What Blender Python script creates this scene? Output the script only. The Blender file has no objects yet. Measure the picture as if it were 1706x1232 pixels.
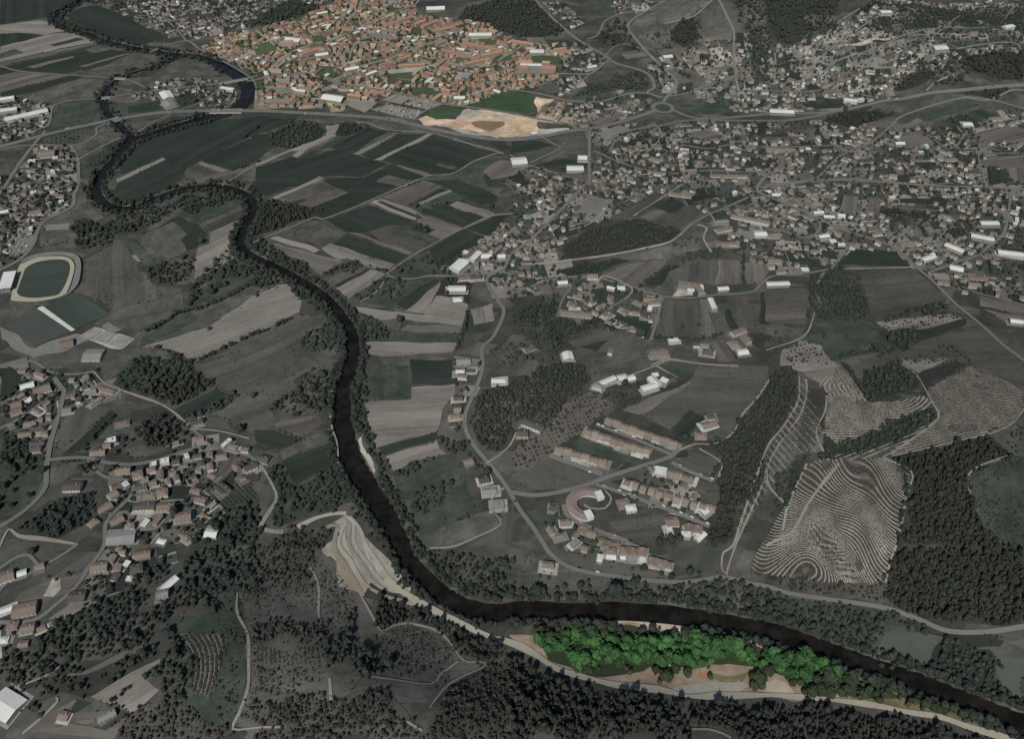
import bpy, math, random
import numpy as np
from mathutils import Vector
from mathutils.geometry import delaunay_2d_cdt
random.seed(7); RNG = np.random.default_rng(7)
SC = bpy.context.scene; COL = SC.collection
# ------------------------------------------------------------------ camera, sky, sun, exposure
CAM_H, PITCH, FPX, PW, PH = 900.0, math.radians(43.0), 1477.0, 1706.0, 1232.0
cam_d = bpy.data.cameras.new('camera'); cam = bpy.data.objects.new('camera', cam_d); COL.objects.link(cam)
cam.location = (0, 0, CAM_H); cam.rotation_euler = (math.pi/2 - PITCH, 0, 0)
cam_d.sensor_fit = 'HORIZONTAL'; cam_d.sensor_width = 36; cam_d.lens = 36*FPX/PW
cam_d.clip_start = 1; cam_d.clip_end = 60000
SC.camera = cam
SUN_EL, SUN_AZ = math.radians(43), math.radians(196)      # azimuth clockwise from +Y: the sun stands behind the camera, a little to the left
w = bpy.data.worlds.new('World'); SC.world = w; w.use_nodes = True
nt = w.node_tree; nt.nodes.clear()
sky = nt.nodes.new('ShaderNodeTexSky'); sky.sky_type = 'NISHITA'; sky.sun_disc = False
sky.sun_elevation = SUN_EL; sky.sun_rotation = SUN_AZ; sky.altitude = 900
bg = nt.nodes.new('ShaderNodeBackground'); bg.inputs['Strength'].default_value = 0.06
ow = nt.nodes.new('ShaderNodeOutputWorld')
nt.links.new(sky.outputs[0], bg.inputs['Color']); nt.links.new(bg.outputs[0], ow.inputs['Surface'])
sd = bpy.data.lights.new('sun', 'SUN'); sd.energy = 4.4; sd.angle = math.radians(0.5); sd.color = (1.0, 0.97, 0.935)
so = bpy.data.objects.new('sun', sd); COL.objects.link(so)
sdir = Vector((math.sin(SUN_AZ)*math.cos(SUN_EL), math.cos(SUN_AZ)*math.cos(SUN_EL), math.sin(SUN_EL)))
so.rotation_euler = sdir.to_track_quat('Z', 'Y').to_euler(); so.location = (0, 0, 3000)
SC.view_settings.view_transform = 'Standard'; SC.view_settings.look = 'None'
SC.view_settings.exposure = 0.0; SC.view_settings.gamma = 1.0; SC.view_settings.use_curve_mapping = False
SC.cycles.max_bounces = 4; SC.cycles.diffuse_bounces = 2; SC.cycles.glossy_bounces = 2
ALB = 1.28                                                 # surface albedo for a given picture brightness under this light

# ------------------------------------------------------------------ places read from the photograph become points on the terrain
CROP = {}
for r, y0 in zip('ABCD', (0, 300, 600, 922)):
    for c, x0 in zip('1234', (0, 426, 852, 1276)):
        CROP[r+c] = (x0, y0)
ZF = 1706/430.0
def pix(text, crop=None):
    out = []
    for t in text.split():
        if t in CROP: crop = CROP[t]; continue
        a, b = t.split(','); x, y = float(a), float(b)
        if crop: x, y = crop[0] + x/ZF, crop[1] + y/ZF
        if not out or abs(out[-1][0]-x) + abs(out[-1][1]-y) > 1.2: out.append((x, y))
    return out
def ray(px, py):
    u = (np.asarray(px, float) - PW/2)/FPX; v = -(np.asarray(py, float) - PH/2)/FPX
    return u, math.cos(PITCH) + v*math.sin(PITCH), -math.sin(PITCH) + v*math.cos(PITCH)
def flat(px, py, z=0.0):
    dx, dy, dz = ray(px, py); t = (z - CAM_H)/dz
    return dx*t, dy*t
def cat(P, step=6.0):
    """smooth curve through world points"""
    P = np.asarray(P, float)
    if len(P) < 3:
        n = max(2, int(np.hypot(*(P[-1]-P[0]))/step)+1)
        return P[0] + (P[-1]-P[0])*np.linspace(0, 1, n)[:, None]
    Q = np.vstack([2*P[0]-P[1], P, 2*P[-1]-P[-2]]); out = []
    for i in range(1, len(Q)-2):
        p0, p1, p2, p3 = Q[i-1:i+3]; n = max(2, int(np.hypot(*(p2-p1))/step))
        t = np.linspace(0, 1, n, endpoint=False)[:, None]
        out.append(0.5*(2*p1 + (p2-p0)*t + (2*p0-5*p1+4*p2-p3)*t*t + (3*p1-p0-3*p2+p3)*t**3))
    return np.vstack(out + [P[-1:]])
def tang(P):
    T = np.gradient(P, axis=0); return T/np.maximum(np.hypot(T[:, 0], T[:, 1]), 1e-6)[:, None]
RIVER_T = ("A1 560,-60 545,0 470,52 385,95 372,145 405,172 480,202 590,228 650,262 740,285 850,312 1000,340 1130,358 1300,372 1430,420 1550,480 1630,560 1645,630 1605,690 1530,738 1400,775 1200,830 1000,890 890,930 840,970 760,1060 690,1140 650,1225 "
  "B1 632,60 655,125 720,175 800,195 900,182 1050,120 1200,68 1380,45 1530,62 1640,115 1680,180 B2 -28,250 -80,340 -100,440 -20,510 170,600 370,715 490,810 580,920 640,1040 640,1200 "
  "C2 600,140 575,250 580,420 610,600 670,740 760,880 850,1010 900,1110 960,1230 D2 1010,60 1110,170 1250,290 1400,370 1600,400 D3 0,385 200,382 450,390 700,385 900,395 1150,425 1400,465 1706,520 D4 150,560 400,650 700,760 1000,860 1300,980 1706,1140 1900,1230")
CHAN_T = "A1 1190,372 1130,395 1050,430 900,480 800,520 730,565 697,620 692,680 712,750 770,810 830,870 885,932"
def wpts(text):
    q = np.array(pix(text)); x, y = flat(q[:, 0], q[:, 1]); return np.stack([x, y], 1)
RIV = cat(wpts(RIVER_T), 8); CHAN = cat(wpts(CHAN_T), 8)
# half width of the water (m) along the river, by the row of the photograph
RIVPY = np.array([p[1] for p in pix(RIVER_T)])
def riv_half(P):
    y = P[:, 1]; hw = np.interp(y, [450, 640, 760, 900, 1100, 1350, 1500, 1750, 1900, 2400], [12, 11.5, 15.5, 11.5, 8.5, 8.8, 9.5, 15, 11, 8])
    k = (P[:, 0] < -480) & (P[:, 0] > -690) & (y > 1740) & (y < 2030); hw = np.where(k, 17, hw)
    return hw
RH = riv_half(RIV)
WSEG = [(RIV, RH), (CHAN, np.full(len(CHAN), 8.0))]
def water_dist(x, y):
    """signed distance (m) to the water's edge, chunked"""
    x = np.asarray(x, float); y = np.asarray(y, float); sh = x.shape; x = x.ravel(); y = y.ravel()
    d = np.full(x.shape, 1e9)
    for P, H in WSEG:
        for i in range(0, len(x), 40000):
            xs, ys = x[i:i+40000], y[i:i+40000]
            lo = np.full(xs.shape, 1e9)
            for j in range(0, len(P), 60):
                dd = np.hypot(xs[:, None]-P[None, j:j+60, 0], ys[:, None]-P[None, j:j+60, 1]) - H[None, j:j+60]
                lo = np.minimum(lo, dd.min(1))
            d[i:i+40000] = np.minimum(d[i:i+40000], lo)
    return d.reshape(sh)
# coarse lookup grid of that distance
GX = np.arange(-2400, 2401, 8.0); GY = np.arange(150, 3400, 8.0)
WD = water_dist(*np.meshgrid(GX, GY))
def wd(x, y):
    fx = np.clip((np.asarray(x, float)-GX[0])/8.0, 0, len(GX)-1.001); fy = np.clip((np.asarray(y, float)-GY[0])/8.0, 0, len(GY)-1.001)
    i = fx.astype(int); j = fy.astype(int); a = fx-i; b = fy-j
    return (WD[j, i]*(1-a)+WD[j, i+1]*a)*(1-b) + (WD[j+1, i]*(1-a)+WD[j+1, i+1]*a)*b
HILLS = [(560,1170,34,170,90),(900,1250,22,170,75),(250,1200,16,120,90),(1300,1290,16,200,60),(60,1000,14,110,110),(160,850,10,120,120),
         (1040,385,24,110,80),(890,640,18,70,90),(1420,800,26,150,120),(1660,740,26,140,160),(1650,950,18,110,80),(1250,640,8,90,120),
         (1180,60,70,190,160),(1340,50,85,210,180),(880,40,34,150,150),(1560,110,40,190,130),(1680,110,42,190,140),(1010,135,22,110,90),
         (1010,-80,60,260,220),(1500,-120,90,400,240),(650,60,14,200,160),(400,70,24,110,110),(1080,245,14,150,110),(520,20,16,160,140),(1380,260,10,220,130)]
HW = [(*flat(px, max(py, -60) if py > -100 else py), h, sx, sy) for px, py, h, sx, sy in HILLS]
def hgt(x, y):
    x = np.asarray(x, float); y = np.asarray(y, float); h = np.zeros(np.broadcast(x, y).shape)
    for cx, cy, a, sx, sy in HW: h = h + a*np.exp(-0.5*(((x-cx)/sx)**2 + ((y-cy)/sy)**2))
    m = np.clip((wd(x, y)-14)/150.0, 0, 1); m = m*m*(3-2*m)
    return 2.0 + h*m
def G(px, py):
    """the point of the terrain seen at a place of the photograph"""
    px = np.asarray(px, float); py = np.asarray(py, float); dx, dy, dz = ray(px, py)
    z = np.zeros(np.broadcast(px, py).shape) + 2.0
    for _ in range(30):
        t = (z - CAM_H)/dz; z = 0.5*z + 0.5*hgt(dx*t, dy*t)
    t = (z - CAM_H)/dz
    return np.stack([dx*t, dy*t], -1)
def GP(text): q = np.array(pix(text)); return G(q[:, 0], q[:, 1])
def proj(x, y, z):
    yc = y*math.cos(PITCH) - (z-CAM_H)*math.sin(PITCH); v = y*math.sin(PITCH) + (z-CAM_H)*math.cos(PITCH)
    return PW/2 + FPX*x/yc, PH/2 - FPX*v/yc, FPX/yc        # px, py, pixels per metre
def inpoly(x, y, P):
    x = np.asarray(x); y = np.asarray(y); c = np.zeros(x.shape, bool); n = len(P); j = n-1
    for i in range(n):
        xi, yi = P[i]; xj, yj = P[j]
        if yi != yj: c ^= ((yi > y) != (yj > y)) & (x < (xj-xi)*(y-yi)/(yj-yi)+xi)
        j = i
    return c
def area(P): P = np.asarray(P); return 0.5*abs(np.dot(P[:, 0], np.roll(P[:, 1], -1)) - np.dot(P[:, 1], np.roll(P[:, 0], -1)))

# ------------------------------------------------------------------ materials (all procedural)
def lin(c): return [((v/255)/12.92 if v/255 <= 0.04045 else ((v/255+0.055)/1.055)**2.4) for v in c]
def alb(c):
    v = lin(c); y = .3*v[0]+.55*v[1]+.15*v[2]; k = .2 if max(c)-min(c) < 30 else .12      # dull colours are duller still
    return [min(0.80, (a+(y-a)*k)*ALB*q) for a, q in zip(v, (.95, .975, .925) if k == .2 else (1, 1, 1))]
MATS = {}
def mat(name, rgb, var=0.25, big=0.02, fine=0.35, streak=0.0, rough=0.9, objvar=0.0, second=None, attr=False, bump=0.0, spec=0.15, size=(0.02, 0.45)):
    if name in MATS: return MATS[name]
    m = bpy.data.materials.new(name); m.use_nodes = True; nt = m.node_tree; N = nt.nodes; L = nt.links; N.clear()
    out = N.new('ShaderNodeOutputMaterial'); b = N.new('ShaderNodeBsdfPrincipled'); L.new(b.outputs[0], out.inputs[0])
    b.inputs['Roughness'].default_value = rough; b.inputs['Specular IOR Level'].default_value = spec
    geo = N.new('ShaderNodeNewGeometry')
    def noise(scale, det, vec, rgh=0.6):
        n = N.new('ShaderNodeTexNoise'); n.inputs['Scale'].default_value = scale; n.inputs['Detail'].default_value = det; n.inputs['Roughness'].default_value = rgh
        L.new(vec, n.inputs['Vector']); return n.outputs['Fac']
    def mth(op, a, b_=None):
        n = N.new('ShaderNodeMath'); n.operation = op
        for k, v in enumerate((a, b_)):
            if v is None: continue
            if isinstance(v, (int, float)): n.inputs[k].default_value = v
            else: L.new(v, n.inputs[k])
        return n.outputs[0]
    f = mth('MULTIPLY', mth('SUBTRACT', noise(big, 5, geo.outputs['Position']), 0.5), 2*var)
    f = mth('ADD', f, mth('MULTIPLY', mth('SUBTRACT', noise(fine, 3, geo.outputs['Position']), 0.5), 1.3*var))
    if streak:
        uv = N.new('ShaderNodeUVMap'); uv.uv_map = 'UVMap'; mp = N.new('ShaderNodeMapping'); mp.inputs['Scale'].default_value = (size[0], size[1], 1)
        L.new(uv.outputs[0], mp.inputs[0]); s = noise(1.0, 4, mp.outputs[0], 0.7)
        f = mth('ADD', f, mth('MULTIPLY', mth('SUBTRACT', s, 0.5), 2.2*streak))
        mp2 = N.new('ShaderNodeMapping'); mp2.inputs['Scale'].default_value = (size[0]*.6, size[1]*.28, 1); L.new(uv.outputs[0], mp2.inputs[0])
        f = mth('ADD', f, mth('MULTIPLY', mth('SUBTRACT', noise(1.0, 2, mp2.outputs[0], 0.5), 0.5), 1.6*streak))
        sx = N.new('ShaderNodeSeparateXYZ'); L.new(uv.outputs[0], sx.inputs[0]); wn = N.new('ShaderNodeTexWhiteNoise'); wn.noise_dimensions = '1D'
        L.new(mth('FLOOR', mth('ADD', mth('MULTIPLY', sx.outputs[1], 0.062), mth('MULTIPLY', noise(0.004, 1, geo.outputs['Position']), 3.0))), wn.inputs['W'])
        f = mth('ADD', f, mth('MULTIPLY', mth('SUBTRACT', wn.outputs['Value'], 0.5), 1.15*streak))
    if objvar:
        oi = N.new('ShaderNodeObjectInfo'); f = mth('ADD', f, mth('MULTIPLY', mth('SUBTRACT', oi.outputs['Random'], 0.5), 2*objvar))
    f = mth('ADD', f, 1.0); f = mth('MAXIMUM', f, 0.15)
    if attr:
        a = N.new('ShaderNodeAttribute'); a.attribute_name = 'tint'; col = a.outputs['Color']
    else:
        c = N.new('ShaderNodeRGB'); c.outputs[0].default_value = (*alb(rgb), 1); col = c.outputs[0]
    if second:
        mx = N.new('ShaderNodeMix'); mx.data_type = 'RGBA'; L.new(col, mx.inputs[6]); mx.inputs[7].default_value = (*alb(second), 1)
        mr = N.new('ShaderNodeMapRange'); mr.inputs[1].default_value = 0.42; mr.inputs[2].default_value = 0.62
        L.new(noise(big*2.3, 6, geo.outputs['Position'], 0.65), mr.inputs[0]); L.new(mr.outputs[0], mx.inputs[0]); col = mx.outputs[2]
    vm = N.new('ShaderNodeVectorMath'); vm.operation = 'SCALE'; L.new(col, vm.inputs[0]); L.new(f, vm.inputs[3])
    L.new(vm.outputs[0], b.inputs['Base Color'])
    if bump:
        bp = N.new('ShaderNodeBump'); bp.inputs['Strength'].default_value = bump; bp.inputs['Distance'].default_value = 1.0
        L.new(noise(fine*1.7, 4, geo.outputs['Position']), bp.inputs['Height']); L.new(bp.outputs[0], b.inputs['Normal'])
    MATS[name] = m; return m

# ------------------------------------------------------------------ mesh helpers
def raw_mesh(name, V, F, mats, fmat=None, uv=None, tint=None, smooth=False):
    """triangles or quads given as an index array"""
    me = bpy.data.meshes.new(name); V = np.asarray(V, np.float32); F = np.asarray(F, np.int32); n, k = F.shape
    me.vertices.add(len(V)); me.vertices.foreach_set('co', V.ravel())
    me.loops.add(n*k); me.loops.foreach_set('vertex_index', F.ravel())
    me.polygons.add(n); me.polygons.foreach_set('loop_start', np.arange(0, n*k, k, dtype=np.int32))
    if fmat is not None: me.polygons.foreach_set('material_index', np.asarray(fmat, np.int32))
    me.polygons.foreach_set('use_smooth', np.full(n, smooth, bool))
    if uv is not None:
        l = me.uv_layers.new(name='UVMap'); l.data.foreach_set('uv', np.asarray(uv, np.float32)[F.ravel()].ravel())
    if tint is not None:
        a = me.color_attributes.new('tint', 'FLOAT_COLOR', 'POINT'); t = np.ones((len(V), 4), np.float32); t[:, :3] = tint; a.data.foreach_set('color', t.ravel())
    for m in (mats if isinstance(mats, (list, tuple)) else [mats]): me.materials.append(m)
    me.update(calc_edges=True); me.validate(); return me
def link(name, data, parent=None, **props):
    o = bpy.data.objects.new(name, data); COL.objects.link(o)
    if parent is not None: o.parent = parent
    for k, v in props.items():
        if v is not None: o[k] = v
    return o
def densify(P, step):
    P = np.asarray(P); out = []
    for a, b in zip(P, np.roll(P, -1, 0)):
        n = max(1, int(np.hypot(*(b-a))/step)); out.append(a + (b-a)*np.linspace(0, 1, n, endpoint=False)[:, None])
    return np.vstack(out)
def tri(P, step=14.0):
    """triangulated sheet of a ground polygon with inner points, so that it can lie on the terrain"""
    B = densify(P, step); n = len(B); lo = B.min(0); hi = B.max(0)
    gx, gy = np.meshgrid(np.arange(lo[0]+step/2, hi[0], step), np.arange(lo[1]+step/2, hi[1], step)); gx = gx.ravel(); gy = gy.ravel()
    k = inpoly(gx, gy, B) if len(gx) else np.zeros(0, bool)
    pts = [Vector(p) for p in B] + [Vector((a, b)) for a, b in zip(gx[k], gy[k])]
    v, e, f, *_ = delaunay_2d_cdt(pts, [(i, (i+1) % n) for i in range(n)], [], 1, 1e-3)
    V = np.array([(p.x, p.y) for p in v])
    F = np.array([t for t in f if len(t) == 3], int)
    if len(F):
        c = V[F].mean(1); F = F[inpoly(c[:, 0], c[:, 1], B)]
        a = V[F]; cr = (a[:, 1, 0]-a[:, 0, 0])*(a[:, 2, 1]-a[:, 0, 1]) - (a[:, 1, 1]-a[:, 0, 1])*(a[:, 2, 0]-a[:, 0, 0])
        F[cr < 0] = F[cr < 0][:, ::-1]
    return V, F
LAYER = [0]
SHEETS = []
def sheet(name, P, m, off, kind='structure', axis=None, step=14.0):
    P = np.asarray(P); V, F = tri(P, step)
    if len(F) == 0: return None
    if axis is None:
        E = np.roll(P, -1, 0)-P; axis = E[np.argmax(np.hypot(E[:, 0], E[:, 1]))]
    a = np.asarray(axis)/max(1e-6, np.hypot(*axis)); uv = np.stack([V@a, V@np.array([-a[1], a[0]])], 1)
    LAYER[0] += 1
    z = hgt(V[:, 0], V[:, 1]) + off + 0.0006*LAYER[0]
    return link(name, raw_mesh(name, np.column_stack([V, z]), F, m, uv=uv), kind=kind)
ROADS = []            # (points, tangents, half width) of every carriageway
def ribbon(name, P, width, m, off, jitter=0.0):
    T = tang(P); Nn = np.stack([-T[:, 1], T[:, 0]], 1); hw = np.full(len(P), width/2)
    if jitter:
        hw = hw*(1+jitter*np.interp(np.arange(len(P)), np.arange(0, len(P)+4, 4), RNG.uniform(-1, 1, len(np.arange(0, len(P)+4, 4)))))
    V = np.vstack([P + Nn*(hw*s)[:, None] for s in (1, 0, -1)]); n = len(P)
    LAYER[0] += 1
    z = hgt(V[:, 0], V[:, 1]) + off + 0.0006*LAYER[0]
    i = np.arange(n-1); F = np.vstack([np.stack([i+n, i+n+1, i+1, i], 1), np.stack([i+2*n, i+2*n+1, i+n+1, i+n], 1)])
    s = np.concatenate([[0], np.cumsum(np.hypot(*np.diff(P, axis=0).T))])
    uv = np.vstack([np.stack([s, np.full(n, c)*width/2], 1) for c in (1, 0, -1)])
    ROADS.append((P, T, width/2))
    return link(name, raw_mesh(name, np.column_stack([V, z]), F, m, uv=uv), kind='structure')
def wob(x, y, s, seed):
    r = np.random.default_rng(seed); v = 0
    for _ in range(5): a = r.uniform(0, 6.28); v = v + np.sin((x*math.cos(a)+y*math.sin(a))/s*r.uniform(.6, 1.4)+r.uniform(0, 6.28))
    return v/2.2
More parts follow.
